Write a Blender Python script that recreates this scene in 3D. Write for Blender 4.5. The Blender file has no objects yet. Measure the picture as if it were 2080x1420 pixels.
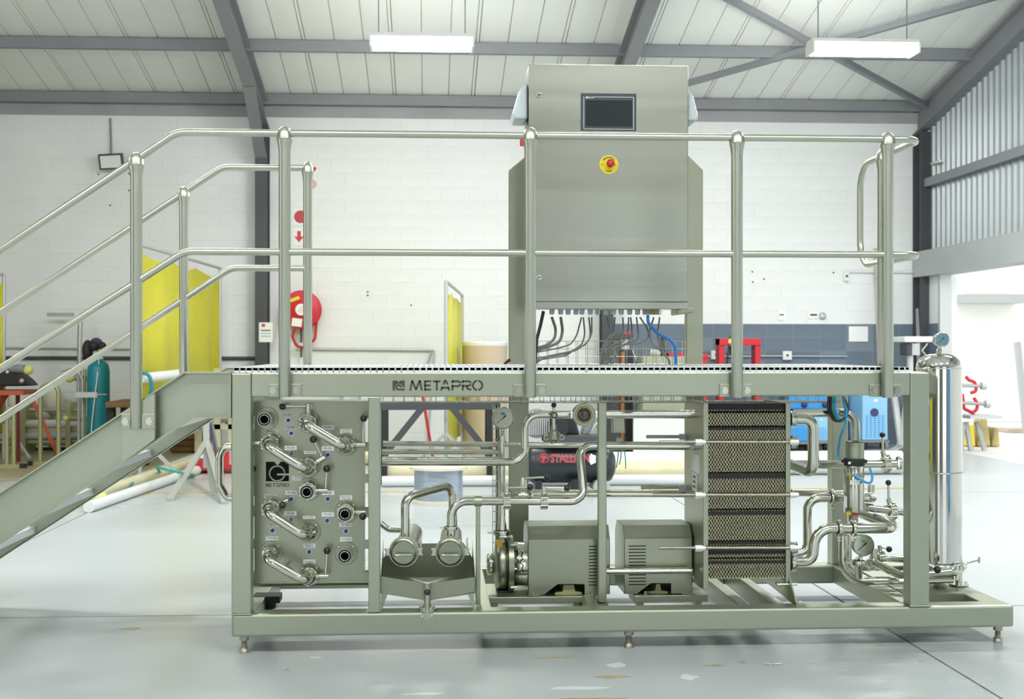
import bpy, bmesh, math, random
from mathutils import Vector, Matrix
random.seed(7)
scene = bpy.context.scene
COL = scene.collection

# ---------------------------------------------------------------- camera
FPX, IMG_W, IMG_H = 2500.0, 2080.0, 1420.0
YAW = math.radians(3.2)
PPX, PPY = 1010.0, 709.0                     # principal point in the 2080x1420 frame
CAM = Vector((0.0, -5.2, 1.283))
FWD = Vector((math.sin(YAW), math.cos(YAW), 0)); RGT = Vector((math.cos(YAW), -math.sin(YAW), 0)); UP = Vector((0, 0, 1))
cam_data = bpy.data.cameras.new('camera'); cam = bpy.data.objects.new('camera', cam_data); COL.objects.link(cam)
cam.location = CAM; cam.rotation_euler = (math.pi / 2, 0, -YAW)
cam_data.sensor_width = 36.0; cam_data.lens = FPX / IMG_W * 36.0
cam_data.shift_x = (IMG_W / 2 - PPX) / IMG_W; cam_data.shift_y = (PPY - IMG_H / 2) / IMG_W
cam_data.dof.use_dof = True; cam_data.dof.focus_distance = 5.35; cam_data.dof.aperture_fstop = 5.6
scene.camera = cam

# ---------------------------------------------------------------- world, exposure
world = bpy.data.worlds.new('sky'); scene.world = world; world.use_nodes = True
bg = world.node_tree.nodes['Background']
bg.inputs['Color'].default_value = (0.93, 0.97, 1.0, 1); bg.inputs['Strength'].default_value = 2.0
scene.view_settings.view_transform = 'Standard'; scene.view_settings.look = 'None'
scene.view_settings.gamma = 1.0; scene.view_settings.use_curve_mapping = False
scene.view_settings.exposure = 0.0
scene.cycles.use_denoising = True
scene.cycles.max_bounces = 10; scene.cycles.diffuse_bounces = 6; scene.cycles.glossy_bounces = 6
scene.cycles.sample_clamp_indirect = 8.0; scene.cycles.caustics_reflective = False; scene.cycles.caustics_refractive = False
LAMP_EMISSION = 108.0                         # the hall's fluorescent fittings, added unseen ones too

# ---------------------------------------------------------------- points measured in the photograph, each at its own depth
def P(px, py, Y):
    d = FWD + RGT * ((px - PPX) / FPX) + UP * ((PPY - py) / FPX)
    return CAM + d * ((Y - CAM.y) / d.y)
def FL(px, py, z=0.0):
    d = FWD + RGT * ((px - PPX) / FPX) + UP * ((PPY - py) / FPX)
    return CAM + d * ((z - CAM.z) / d.z)
def PXW(px, py, X):
    d = FWD + RGT * ((px - PPX) / FPX) + UP * ((PPY - py) / FPX)
    return CAM + d * ((X - CAM.x) / d.x)
def S(n, Y, px=1040):                          # n pixels at depth Y, in metres
    return n * ((P(px, 709, Y) - CAM).dot(FWD)) / FPX
V = Vector

# ---------------------------------------------------------------- materials
MATS = {}
def mat(name, col, rough=0.5, metal=0.0, var=0.0, vscale=6.0, bump=0.0, bscale=40.0, rvar=0.0, emit=0.0, stretch=(1, 1, 1), spec=None, trans=0.0, col2=None, coat=0.0):
    m = bpy.data.materials.new(name); m.use_nodes = True
    nt = m.node_tree; b = nt.nodes['Principled BSDF']
    b.inputs['Base Color'].default_value = (*col, 1); b.inputs['Roughness'].default_value = rough; b.inputs['Metallic'].default_value = metal
    if spec is not None: b.inputs['Specular IOR Level'].default_value = spec
    if trans: b.inputs['Transmission Weight'].default_value = trans
    if coat: b.inputs['Coat Weight'].default_value = coat
    if emit: b.inputs['Emission Color'].default_value = (*col, 1); b.inputs['Emission Strength'].default_value = emit
    if var or bump or rvar:
        tc = nt.nodes.new('ShaderNodeTexCoord'); mp = nt.nodes.new('ShaderNodeMapping'); mp.inputs['Scale'].default_value = stretch
        nt.links.new(tc.outputs['Object'], mp.inputs['Vector'])
    if var or rvar:
        n = nt.nodes.new('ShaderNodeTexNoise'); n.inputs['Scale'].default_value = vscale; n.inputs['Detail'].default_value = 5
        nt.links.new(mp.outputs['Vector'], n.inputs['Vector'])
    if var:
        r = nt.nodes.new('ShaderNodeValToRGB'); c2 = col2 or tuple(max(0, c * (1 - var)) for c in col)
        r.color_ramp.elements[0].position = 0.32; r.color_ramp.elements[1].position = 0.68
        r.color_ramp.elements[0].color = (*c2, 1); r.color_ramp.elements[1].color = (*col, 1)
        nt.links.new(n.outputs['Fac'], r.inputs['Fac']); nt.links.new(r.outputs['Color'], b.inputs['Base Color'])
    if rvar:
        mr = nt.nodes.new('ShaderNodeMapRange'); mr.inputs['To Min'].default_value = max(0.02, rough - rvar); mr.inputs['To Max'].default_value = min(1, rough + rvar)
        nt.links.new(n.outputs['Fac'], mr.inputs['Value']); nt.links.new(mr.outputs['Result'], b.inputs['Roughness'])
    if bump:
        n2 = nt.nodes.new('ShaderNodeTexNoise'); n2.inputs['Scale'].default_value = bscale; n2.inputs['Detail'].default_value = 4
        nt.links.new(mp.outputs['Vector'], n2.inputs['Vector'])
        bp = nt.nodes.new('ShaderNodeBump'); bp.inputs['Strength'].default_value = bump; bp.inputs['Distance'].default_value = 0.004
        nt.links.new(n2.outputs['Fac'], bp.inputs['Height']); nt.links.new(bp.outputs['Normal'], b.inputs['Normal'])
    MATS[name] = m; return m

mat('satin', (0.42, 0.45, 0.355), 0.42, 1.0, rvar=0.08, vscale=3)
mat('rail', (0.50, 0.515, 0.44), 0.36, 1.0, rvar=0.05, vscale=4)
mat('sheet', (0.35, 0.37, 0.285), 0.33, 1.0, rvar=0.10, vscale=2.2)
mat('brushed', (0.36, 0.375, 0.325), 0.30, 1.0, rvar=0.07, vscale=2.0, bump=0.03, bscale=60, stretch=(0.6, 1, 14))
mat('polished', (0.64, 0.64, 0.56), 0.16, 1.0, rvar=0.04, vscale=5)
mat('chrome', (0.66, 0.66, 0.62), 0.09, 1.0)
mat('zinc', (0.82, 0.83, 0.80), 0.28, 1.0)
mat('white_nut', (0.80, 0.82, 0.80), 0.35, 0.3)
mat('plate_steel', (0.80, 0.76, 0.52), 0.34, 1.0)
mat('gasket', (0.010, 0.010, 0.011), 0.55)
mat('black', (0.012, 0.012, 0.013), 0.25, coat=0.4)
mat('black_matt', (0.018, 0.018, 0.019), 0.6)
mat('hole', (0.004, 0.004, 0.004), 0.9)
mat('cutout_shade', (0.055, 0.06, 0.05), 0.7)
mat('rod', (0.42, 0.40, 0.34), 0.38, 1.0, bump=0.3, bscale=300)
mat('galv_deck', (0.84, 0.86, 0.86), 0.5, 0.25)
mat('bolt_head', (0.50, 0.51, 0.43), 0.25, 1.0)
mat('wire', (0.50, 0.51, 0.46), 0.35, 1.0)
mat('cable_grey', (0.20, 0.21, 0.20), 0.5)
mat('cable_black', (0.02, 0.02, 0.022), 0.45)
mat('cable_blue', (0.02, 0.22, 0.72), 0.4)
mat('hose_blue', (0.05, 0.42, 0.85), 0.35)
mat('hose_green', (0.02, 0.38, 0.27), 0.45)
mat('hose_cyan', (0.05, 0.60, 0.55), 0.4)
mat('sensor_blue', (0.012, 0.035, 0.28), 0.35)
mat('label_white', (0.90, 0.91, 0.89), 0.5)
mat('print_dark', (0.10, 0.10, 0.10), 0.7)
mat('red', (0.62, 0.02, 0.035), 0.4)
mat('red_dull', (0.55, 0.03, 0.035), 0.5)
mat('red_orange', (0.52, 0.10, 0.05), 0.55)
mat('maroon', (0.16, 0.02, 0.02), 0.5)
mat('estop_red', (0.62, 0.03, 0.02), 0.35)
mat('estop_yellow', (0.86, 0.70, 0.02), 0.4)
mat('yellow_sticker', (0.90, 0.52, 0.02), 0.5)
mat('screen_frame', (0.045, 0.065, 0.075), 0.4)
mat('screen_glass', (0.025, 0.03, 0.032), 0.18)
mat('plastic_pale', (0.62, 0.70, 0.72), 0.4)
mat('plastic_white', (0.82, 0.83, 0.82), 0.45)
mat('concrete', (0.55, 0.595, 0.62), 0.30, 0.0, var=0.2, vscale=0.55, bump=0.05, bscale=9, rvar=0.12, stretch=(0.35, 1.0, 1), col2=(0.44, 0.475, 0.48))
mat('concrete_tan', (0.42, 0.38, 0.20), 0.5, var=0.2, vscale=1.5)
mat('joint', (0.16, 0.16, 0.15), 0.9)
mat('line_yellow', (0.62, 0.50, 0.20), 0.6, var=0.4, vscale=6)
mat('stain_tan', (0.55, 0.47, 0.28), 0.6, var=0.3, vscale=20)
mat('block_white', (0.87, 0.89, 0.89), 0.6, var=0.06, vscale=1.2, bump=0.25, bscale=30)
mat('mortar_white', (0.82, 0.84, 0.84), 0.8)
mat('block_blue', (0.15, 0.20, 0.255), 0.5, var=0.15, vscale=1.5, bump=0.25, bscale=30)
mat('mortar_blue', (0.20, 0.25, 0.30), 0.8)
mat('roof_white', (0.84, 0.86, 0.83), 0.55, var=0.05, vscale=0.8)
mat('roof_seam', (0.56, 0.58, 0.56), 0.7)
mat('steel_grey', (0.24, 0.25, 0.27), 0.5, var=0.1, vscale=2)
mat('steel_dark', (0.06, 0.064, 0.072), 0.5)
mat('lintel', (0.42, 0.45, 0.46), 0.6, var=0.08, vscale=2)
mat('ringbeam', (0.42, 0.43, 0.45), 0.7, var=0.18, vscale=1.5)
mat('cladding', (0.38, 0.42, 0.44), 0.42, 0.35)
mat('wall_rear', (0.20, 0.20, 0.17), 0.8, var=0.1, vscale=1)
mat('tube_lit', (1.0, 1.0, 0.96), 0.5, emit=LAMP_EMISSION)
mat('fixture', (0.80, 0.82, 0.82), 0.4)
mat('curtain', (0.66, 0.62, 0.015), 0.45, var=0.12, vscale=2.5, trans=0.0)
mat('curtain_faded', (0.62, 0.60, 0.25), 0.5, var=0.15, vscale=2.5)
mat('frame_pale', (0.55, 0.57, 0.56), 0.45, 0.5)
mat('teal', (0.012, 0.24, 0.30), 0.4, var=0.25, vscale=5)
mat('cardboard', (0.55, 0.45, 0.34), 0.8)
mat('spool_wire', (0.42, 0.50, 0.60), 0.35, 0.4, var=0.3, vscale=40, stretch=(0.2, 0.2, 6))
mat('spool_flange', (0.72, 0.70, 0.55), 0.6)
mat('pipe_cream', (0.72, 0.68, 0.45), 0.5, var=0.2, vscale=3)
mat('pipe_pale', (0.72, 0.74, 0.74), 0.4)
mat('compressor', (0.020, 0.026, 0.032), 0.35)
mat('welder_blue', (0.06, 0.34, 0.72), 0.4)
mat('welder_face', (0.30, 0.60, 0.85), 0.45)
mat('machine_green', (0.33, 0.36, 0.27), 0.45)
mat('copper', (0.42, 0.20, 0.09), 0.4, 0.7)
mat('yellow_pale', (0.70, 0.72, 0.22), 0.5)
mat('purple', (0.06, 0.05, 0.16), 0.5)
mat('wood', (0.30, 0.17, 0.06), 0.7, var=0.4, vscale=6, stretch=(1, 8, 8))
mat('outside_wall', (0.85, 0.85, 0.80), 0.8)
mat('outside_ground', (0.72, 0.71, 0.66), 0.8)
mat('grey_plank', (0.45, 0.46, 0.44), 0.6)
mat('motor_olive', (0.42, 0.42, 0.22), 0.45, 0.5)
mat('glass_sight', (0.10, 0.07, 0.06), 0.08)
mat('dial', (0.74, 0.80, 0.77), 0.25)
mat('sign_red', (0.55, 0.05, 0.07), 0.5)
mat('rag', (0.55, 0.56, 0.30), 0.8)

# ---------------------------------------------------------------- mesh builder
class MB:
    def __init__(s): s.v = []; s.f = []; s.sm = []
    def add(s, vs, fs, smooth=False):
        o = len(s.v); s.v += [V(v) for v in vs]; s.f += [tuple(i + o for i in f) for f in fs]; s.sm += [smooth] * len(fs); return s
    def box(s, c, d, rz=0.0, R=None):
        c = V(c); hx, hy, hz = d[0] / 2, d[1] / 2, d[2] / 2
        M = R or Matrix.Rotation(rz, 3, 'Z')
        vs = [c + M @ V((x, y, z)) for x in (-hx, hx) for y in (-hy, hy) for z in (-hz, hz)]
        return s.add(vs, [(0, 1, 3, 2), (4, 6, 7, 5), (0, 4, 5, 1), (2, 3, 7, 6), (0, 2, 6, 4), (1, 5, 7, 3)])
    def mm(s, a, b):
        a, b = V(a), V(b); lo = V(map(min, a, b)); hi = V(map(max, a, b)); return s.box((lo + hi) / 2, hi - lo)
    def bar(s, a, b, w, h, up=(0, 0, 1)):            # rectangular bar between two points; w across, h along up
        a, b = V(a), V(b); d = (b - a); L = d.length; d.normalize(); u = V(up)
        x = d.cross(u)
        if x.length < 1e-5: x = d.cross(V((0, 1, 0)))
        x.normalize(); z = x.cross(d)
        R = Matrix((x, d, z)).transposed()
        return s.box((a + b) / 2, (w, L, h), R=R)
    @staticmethod
    def frame(d):
        d = V(d).normalized(); u = V((0, 0, 1)) if abs(d.z) < 0.95 else V((1, 0, 0))
        x = d.cross(u).normalized(); return x, d.cross(x).normalized()
    def lathe(s, o, d, prof, n=24, caps=True, start=0.0):
        """prof: list of (distance along axis, radius); sharp where a point repeats"""
        o = V(o); d = V(d).normalized(); x, y = s.frame(d)
        rings = []
        for t, r in prof:
            rings.append((o + d * t, r))
        k = 0
        while k < len(rings) - 1:
            j = k + 1
            while j < len(rings) - 1 and rings[j] != rings[j + 1] : j += 1
            seg = rings[k:j + 1]
            vs = []
            for c, r in seg:
                for i in range(n):
                    a = start + 2 * math.pi * i / n; vs.append(c + x * (r * math.cos(a)) + y * (r * math.sin(a)))
            fs = [(q * n + i, q * n + (i + 1) % n, (q + 1) * n + (i + 1) % n, (q + 1) * n + i) for q in range(len(seg) - 1) for i in range(n)]
            s.add(vs, fs, True); k = j + (1 if j < len(rings) - 1 else 0)
        if caps:
            for (c, r) in (rings[0], rings[-1]):
                if r > 1e-6:
                    s.add([c + x * (r * math.cos(start + 2 * math.pi * i / n)) + y * (r * math.sin(start + 2 * math.pi * i / n)) for i in range(n)], [tuple(range(n))])
        return s
    def cyl(s, a, b, r, n=20, r2=None, caps=True):
        a, b = V(a), V(b); L = (b - a).length
        return s.lathe(a, b - a, [(0, r), (L, r if r2 is None else r2)], n, caps)
    def hexn(s, a, b, r):
        a, b = V(a), V(b); d = b - a; x, y = s.frame(d)
        vs = [p + x * (r * math.cos(i * math.pi / 3)) + y * (r * math.sin(i * math.pi / 3)) for p in (a, b) for i in range(6)]
        return s.add(vs, [(i, (i + 1) % 6, 6 + (i + 1) % 6, 6 + i) for i in range(6)] + [tuple(range(6)), tuple(range(6, 12))])
    def sphere(s, c, r, n=16, m=10, sc=(1, 1, 1)):
        c = V(c); vs = []; fs = []
        for j in range(m + 1):
            t = math.pi * j / m
            for i in range(n):
                a = 2 * math.pi * i / n; vs.append(c + V((r * sc[0] * math.sin(t) * math.cos(a), r * sc[1] * math.sin(t) * math.sin(a), r * sc[2] * math.cos(t))))
        for j in range(m):
            for i in range(n): fs.append((j * n + i, j * n + (i + 1) % n, (j + 1) * n + (i + 1) % n, (j + 1) * n + i))
        return s.add(vs, fs, True)
    def torus(s, c, d, R, r, n=32, m=10):
        c = V(c); d = V(d).normalized(); x, y = s.frame(d); vs = []
        for i in range(n):
            a = 2 * math.pi * i / n; e = x * math.cos(a) + y * math.sin(a)
            for j in range(m):
                b = 2 * math.pi * j / m; vs.append(c + e * (R + r * math.cos(b)) + d * (r * math.sin(b)))
        return s.add(vs, [(i * m + j, ((i + 1) % n) * m + j, ((i + 1) % n) * m + (j + 1) % m, i * m + (j + 1) % m) for i in range(n) for j in range(m)], True)
    def prism(s, poly, ext):
        """poly: 3-D points of a planar outline, extruded by ext"""
        n = len(poly); e = V(ext); a = [V(p) for p in poly]
        return s.add(a + [p + e for p in a], [tuple(range(n)), tuple(range(2 * n - 1, n - 1, -1))] + [(i, (i + 1) % n, n + (i + 1) % n, n + i) for i in range(n)])
    def tube(s, pts, r, bend=0.06, n=14, seg=7, closed=False, caps=True):
        pts = bent(pts, bend, seg, closed); m = len(pts)
        t0 = (pts[1] - pts[0]).normalized(); x, _ = s.frame(t0); vs = []; prev = t0
        for k, p in enumerate(pts):
            if closed: t = (pts[(k + 1) % m] - pts[k - 1]).normalized()
            elif k == 0: t = t0
            elif k == m - 1: t = (pts[k] - pts[k - 1]).normalized()
            else: t = ((pts[k + 1] - p).normalized() + (p - pts[k - 1]).normalized()).normalized()
            q = prev.rotation_difference(t); x = q @ x; x = (x - t * x.dot(t)).normalized(); y = t.cross(x); prev = t
            for i in range(n):
                a = 2 * math.pi * i / n; vs.append(p + x * (r * math.cos(a)) + y * (r * math.sin(a)))
        rng = m if closed else m - 1
        s.add(vs, [(k * n + i, k * n + (i + 1) % n, ((k + 1) % m) * n + (i + 1) % n, ((k + 1) % m) * n + i) for k in range(rng) for i in range(n)], True)
        if caps and not closed:
            for base in (0, (m - 1) * n): s.add(vs[base:base + n], [tuple(range(n))])
        return s
    def build(s, name, material, parent=None, origin=None, bevel=0.0, kind=None):
        if parent is not None: o = V(parent['org']) if 'org' in parent else V((0, 0, 0))
        elif origin is not None: o = V(origin)
        else:
            lo = [min(v[i] for v in s.v) for i in range(3)]; hi = [max(v[i] for v in s.v) for i in range(3)]
            o = V(((lo[0] + hi[0]) / 2, (lo[1] + hi[1]) / 2, lo[2]))
        me = bpy.data.meshes.new(name); me.from_pydata([v - o for v in s.v], [], s.f)
        me.polygons.foreach_set('use_smooth', s.sm)
        bm = bmesh.new(); bm.from_mesh(me); bmesh.ops.recalc_face_normals(bm, faces=bm.faces); bm.to_mesh(me); bm.free()
        me.materials.append(MATS[material] if isinstance(material, str) else material)
        ob = bpy.data.objects.new(name, me); COL.objects.link(ob)
        if parent is not None:
            ob.parent = parent
        else: ob.location = o
        ob['org'] = tuple(o)
        if bevel:
            md = ob.modifiers.new('bevel', 'BEVEL'); md.width = bevel; md.segments = 2; md.limit_method = 'ANGLE'
        if kind: ob['kind'] = kind
        return ob

def bent(pts, r, seg=7, closed=False):
    pts = [V(p) for p in pts]; n = len(pts); out = []
    for k, p in enumerate(pts):
        if not closed and k in (0, n - 1): out.append(p); continue
        a, b = pts[k - 1], pts[(k + 1) % n]; d1 = (a - p); d2 = (b - p); l1, l2 = d1.length, d2.length
        if l1 < 1e-6 or l2 < 1e-6: continue
        d1.normalize(); d2.normalize(); ang = d1.angle(d2, math.pi)
        rr = r[k] if isinstance(r, (list, tuple)) else r
        if math.pi - ang < 0.02 or rr <= 0: out.append(p); continue
        t = min(rr / math.tan(ang / 2), l1 * 0.49, l2 * 0.49); re = t * math.tan(ang / 2)
        bis = (d1 + d2).normalized(); c = p + bis * (re / math.sin(ang / 2))
        v1 = (p + d1 * t) - c; v2 = (p + d2 * t) - c; tot = v1.angle(v2)
        for q in range(seg + 1):
            f = q / seg; w = (v1 * math.sin((1 - f) * tot) + v2 * math.sin(f * tot)) / math.sin(tot); out.append(c + w)
    return out

def tag(o, label=None, cat=None, group=None, kind=None):
    if label: o['label'] = label
    if cat: o['category'] = cat
    if group: o['group'] = group
    if kind: o['kind'] = kind
    return o
def thing(name, loc, label, cat, group=None):
    o = bpy.data.objects.new(name, None); COL.objects.link(o); o.location = V(loc); o['org'] = tuple(V(loc)); o.empty_display_size = 0.1
    return tag(o, label, cat, group)
def copy_tree(o, parent=None, delta=None):
    c = o.copy(); COL.objects.link(c); c.parent = parent
    if delta is not None: c.location = o.location + V(delta); c['org'] = tuple(V(o['org']) + V(delta))
    for ch in [x for x in COL.objects if x.parent == o]: copy_tree(ch, c)
    return c
def inst(src, name, parent, loc, material=None):        # a part that shares its mesh with src_mesh, placed at a world point
    ob = bpy.data.objects.new(name, src); COL.objects.link(ob); ob.parent = parent; ob.location = V(loc) - V(parent['org']); ob['org'] = tuple(V(loc))
    if material:
        ob.material_slots[0].link = 'OBJECT'; ob.material_slots[0].material = MATS[material]
    return ob
def text(s, size, loc, material, parent, name='lettering', right=(1, 0, 0), up=(0, 0, 1), ext=0.0006, bold=0.0, width=None):
    cu = bpy.data.curves.new('t', 'FONT'); cu.body = s; cu.size = size; cu.align_x = 'CENTER'; cu.align_y = 'CENTER'; cu.extrude = ext; cu.offset = bold; cu.resolution_u = 2
    ob = bpy.data.objects.new('t', cu); COL.objects.link(ob); bpy.context.view_layer.update()
    me = bpy.data.meshes.new_from_object(ob.evaluated_get(bpy.context.evaluated_depsgraph_get()))
    COL.objects.unlink(ob); bpy.data.objects.remove(ob); bpy.data.curves.remove(cu)
    r = V(right).normalized(); u = V(up).normalized(); n = r.cross(u)
    if width and len(me.vertices):
        xs = [v.co.x for v in me.vertices]; sc = width / max(1e-6, max(xs) - min(xs))
        for v in me.vertices: v.co.x *= sc
    M = Matrix((r, u, n)).transposed(); off = V(loc) - V(parent['org'])
    for v in me.vertices: v.co = M @ v.co + off
    me.materials.clear(); me.materials.append(MATS[material]); me.name = name
    o = bpy.data.objects.new(name, me); COL.objects.link(o); o.parent = parent; o['org'] = parent['org']
    return o
def arc(cx, cy, r, a0, a1, n=10):
    return [(cx + r * math.cos(math.radians(a0 + (a1 - a0) * i / n)), cy + r * math.sin(math.radians(a0 + (a1 - a0) * i / n))) for i in range(n + 1)]

# ================================================================ THE HALL
YW, ZE, SL = 11.0, 4.555, 0.21                # back wall, eaves height, roof slope
XR = 6.62; XL = -9.6; YF = -11.0
def roof_z(Y): return ZE + SL * (YW - abs(Y) if Y < 0 else YW - Y)
def RP(px, py, off=0.0):
    d = FWD + RGT * ((px - PPX) / FPX) + UP * ((PPY - py) / FPX)
    t = (ZE - off + SL * YW - CAM.z - SL * CAM.y) / (d.z + SL * d.y)
    return CAM + d * t

# floor: sub-base and cast slabs
fl = MB().mm((XL - 6, YF - 6, -0.25), (XR, YW, -0.012)).build('floor', 'joint'); tag(fl, 'pale grey power-floated concrete hall floor with sawn joints', kind='structure')
xs = [XL - 6, -7.44, -2.67, 2.1, XR]; ys = [YF - 6, -8.7, -3.95, 0.8, 5.55, YW]
for i in range(len(xs) - 1):
    for j in range(len(ys) - 1):
        g = 0.006
        MB().mm((xs[i] + g, ys[j] + g, -0.06), (xs[i + 1] - g, ys[j + 1] - g, 0)).build('slab', 'concrete', fl)
for a, b, w in (((-9, 7.05), (-3.2, 7.05), 0.05), ((-9, 6.2), (-3.4, 6.2), 0.04), ((0.9, 5.9), (4.4, 5.9), 0.05), ((-3.0, 5.9), (-0.2, 5.9), 0.05)):
    MB().mm((a[0], a[1] - w, 0.0), (b[0], b[1] + w, 0.002)).build('painted_line', 'line_yellow', fl)
MB().mm((-9.4, 7.3, 0.0), (-2.9, YW - 0.02, 0.0015)).build('painted_bay', 'concrete_tan', fl)
# chips and scuffs on the slab in front of the skid
for (px, py, w, h) in ((1240, 1375, .09, .012), (1175, 1398, .16, .012), (1130, 1336, .12, .006), (640, 1336, .04, .01), (1250, 1352, .06, .02), (265, 1277, .05, .012), (1400, 1376, .05, .02), (1450, 1352, .05, .008), (860, 1410, .1, .008), (1200, 1420, .14, .008)):
    c = FL(px, py); m = MB(); n = 11
    pts = [c + V((w * (0.6 + 0.5 * random.random()) * math.cos(2 * math.pi * i / n), 1.8 * h * (0.5 + random.random()) * math.sin(2 * math.pi * i / n), 0.0004)) for i in range(n)]
    m.prism(pts, (0, 0, 0.0008)).build('scuff_mark', random.choice(['stain_tan', 'stain_tan', 'pipe_pale']), fl)

# back wall of painted concrete blocks
BL, BH = 0.362, 4.31 / 24
XB = 2.33                                       # column line where the blue dado begins
wb = MB().mm((XL, YW, 0), (XR + 0.25, YW + 0.2, 4.31)).build('wall_back', 'mortar_white'); tag(wb, 'white painted concrete block wall across the back of the hall', kind='structure')
db = MB().mm((XB, YW - 0.0015, 0), (XR, YW, BH * 9)).build('dado_joint', 'mortar_blue', wb)
def block_mesh(L):
    m = MB(); b = 0.005; d = 0.004; x, z = (L - 0.004) / 2, (BH - 0.004) / 2
    vs = [(-x, 0, -z), (x, 0, -z), (x, 0, z), (-x, 0, z), (-x + b, -d, -z + b), (x - b, -d, -z + b), (x - b, -d, z - b), (-x + b, -d, z - b)]
    m.add(vs, [(4, 5, 6, 7), (0, 1, 5, 4), (1, 2, 6, 5), (2, 3, 7, 6), (3, 0, 4, 7)])
    me = bpy.data.meshes.new('block'); me.from_pydata(m.v, [], m.f); me.materials.append(MATS['block_white']); return me
BM = block_mesh(BL); cells = []; rest_w = MB(); rest_b = MB()
for k in range(24):
    x = XL - (0.18 if k % 2 else 0.0)
    while x < XR:
        L = min(BL, XR - x)
        if k < 9 and x < XB - 1e-6 < x + L: L = XB - x
        c = V((x + L / 2, YW - 0.001 + random.uniform(0, 0.004), (k + 0.5) * BH)); cells.append((k, c, L)); x += L if L > 0 else BL
def block_score(k, c):
    px = PPX + FPX * (c - CAM).dot(RGT) / (c - CAM).dot(FWD); py = PPY - FPX * (c.z - CAM.z) / (c - CAM).dot(FWD)
    if not (0 < px < 1885): return 0
    if 1030 < px < 1430 and py < 640: return 0
    if 285 < px < 450 and py > 540: return 0
    if py > 745: return 0
    return 1 + (0.5 if px > 640 else 0) + (0.3 if py > 250 else 0) + random.random() * 0.1
ranked = sorted([(block_score(k, c), i) for i, (k, c, L) in enumerate(cells) if abs(L - BL) < 1e-6], reverse=True)
single = {i for s_, i in ranked[:300] if s_ > 0}
for i, (k, c, L) in enumerate(cells):
    blue = k < 9 and c.x > XB
    if i in single:
        inst(BM, 'block', wb, c, 'block_blue' if blue else None)
    elif L > 0.05:
        m = rest_b if blue else rest_w; x, z, b, d = (L - 0.004) / 2, (BH - 0.004) / 2, 0.005, 0.004
        m.add([c + V(q) for q in [(-x, 0, -z), (x, 0, -z), (x, 0, z), (-x, 0, z), (-x + b, -d, -z + b), (x - b, -d, -z + b), (x - b, -d, z - b), (-x + b, -d, z - b)]],
              [(4, 5, 6, 7), (0, 1, 5, 4), (1, 2, 6, 5), (2, 3, 7, 6), (3, 0, 4, 7)])
rest_w.build('blockwork', 'block_white', wb, kind='stuff'); rest_b.build('blockwork', 'block_blue', wb, kind='stuff')
tb = MB().mm((XL, YW - 0.03, 4.31), (XR, YW + 0.2, 4.62)).build('trim_1', 'ringbeam'); tag(tb, 'grey concrete ring beam along the top of the block wall', kind='structure')
# fixing holes in the blockwork
for px, py in ((747, 593), (747, 600), (835, 620), (1528, 552), (1529, 573), (1552, 567), (200, 354), (262, 353), (224, 417), (262, 387), (1693, 554)):
    c = P(px, py, YW - 0.012); MB().cyl(c, c + V((0, -0.003, 0)), 0.012, 8).build('drill_hole', 'steel_dark', wb)

# roof sheets, ribs running down the slope
PW = 1.02
ce = MB()
for (a, b) in (((YW, roof_z(YW)), (0, roof_z(0))), ((0, roof_z(0)), (YF, roof_z(0) - SL * 11))):
    ce.add([(XL, a[0], a[1] + .05), (XR + .3, a[0], a[1] + .05), (XR + .3, b[0], b[1] + .05), (XL, b[0], b[1] + .05),
            (XL, a[0], a[1] + .12), (XR + .3, a[0], a[1] + .12), (XR + .3, b[0], b[1] + .12), (XL, b[0], b[1] + .12)],
           [(0, 1, 2, 3), (4, 5, 6, 7), (0, 1, 5, 4), (1, 2, 6, 5), (2, 3, 7, 6), (3, 0, 4, 7)])
ce = ce.build('ceiling', 'roof_seam'); tag(ce, 'pitched roof of white ribbed metal sheets on grey steelwork', kind='structure')
def sheet(x0, yA, zA, yB, zB):
    prof = []; w = PW / 3
    for q in range(3):
        u = x0 + q * w
        prof += [(u + 0.002, 0.03), (u + 0.006, 0.0), (u + w * 0.5, -0.004), (u + w - (0.046 if q == 2 else 0.006), 0.0), (u + w - (0.042 if q == 2 else 0.002), 0.03)]
        if q == 2: prof += [(u + w - .038, 0.03), (u + w - .034, 0.0), (u + w - 0.006, 0.0), (u + w - 0.002, 0.03)]
    n = len(prof); vs = [(x, yA, zA + z) for x, z in prof] + [(x, yB, zB + z) for x, z in prof]
    MB().add(vs, [(i, i + 1, n + i + 1, n + i) for i in range(n - 1)]).build('roof_sheet', 'roof_white', ce)
x = XL
while x < XR + 0.2:
    sheet(x, YW, roof_z(YW), 0, roof_z(0)); sheet(x, 0, roof_z(0), YF, roof_z(0) - SL * 11); x += PW

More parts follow.
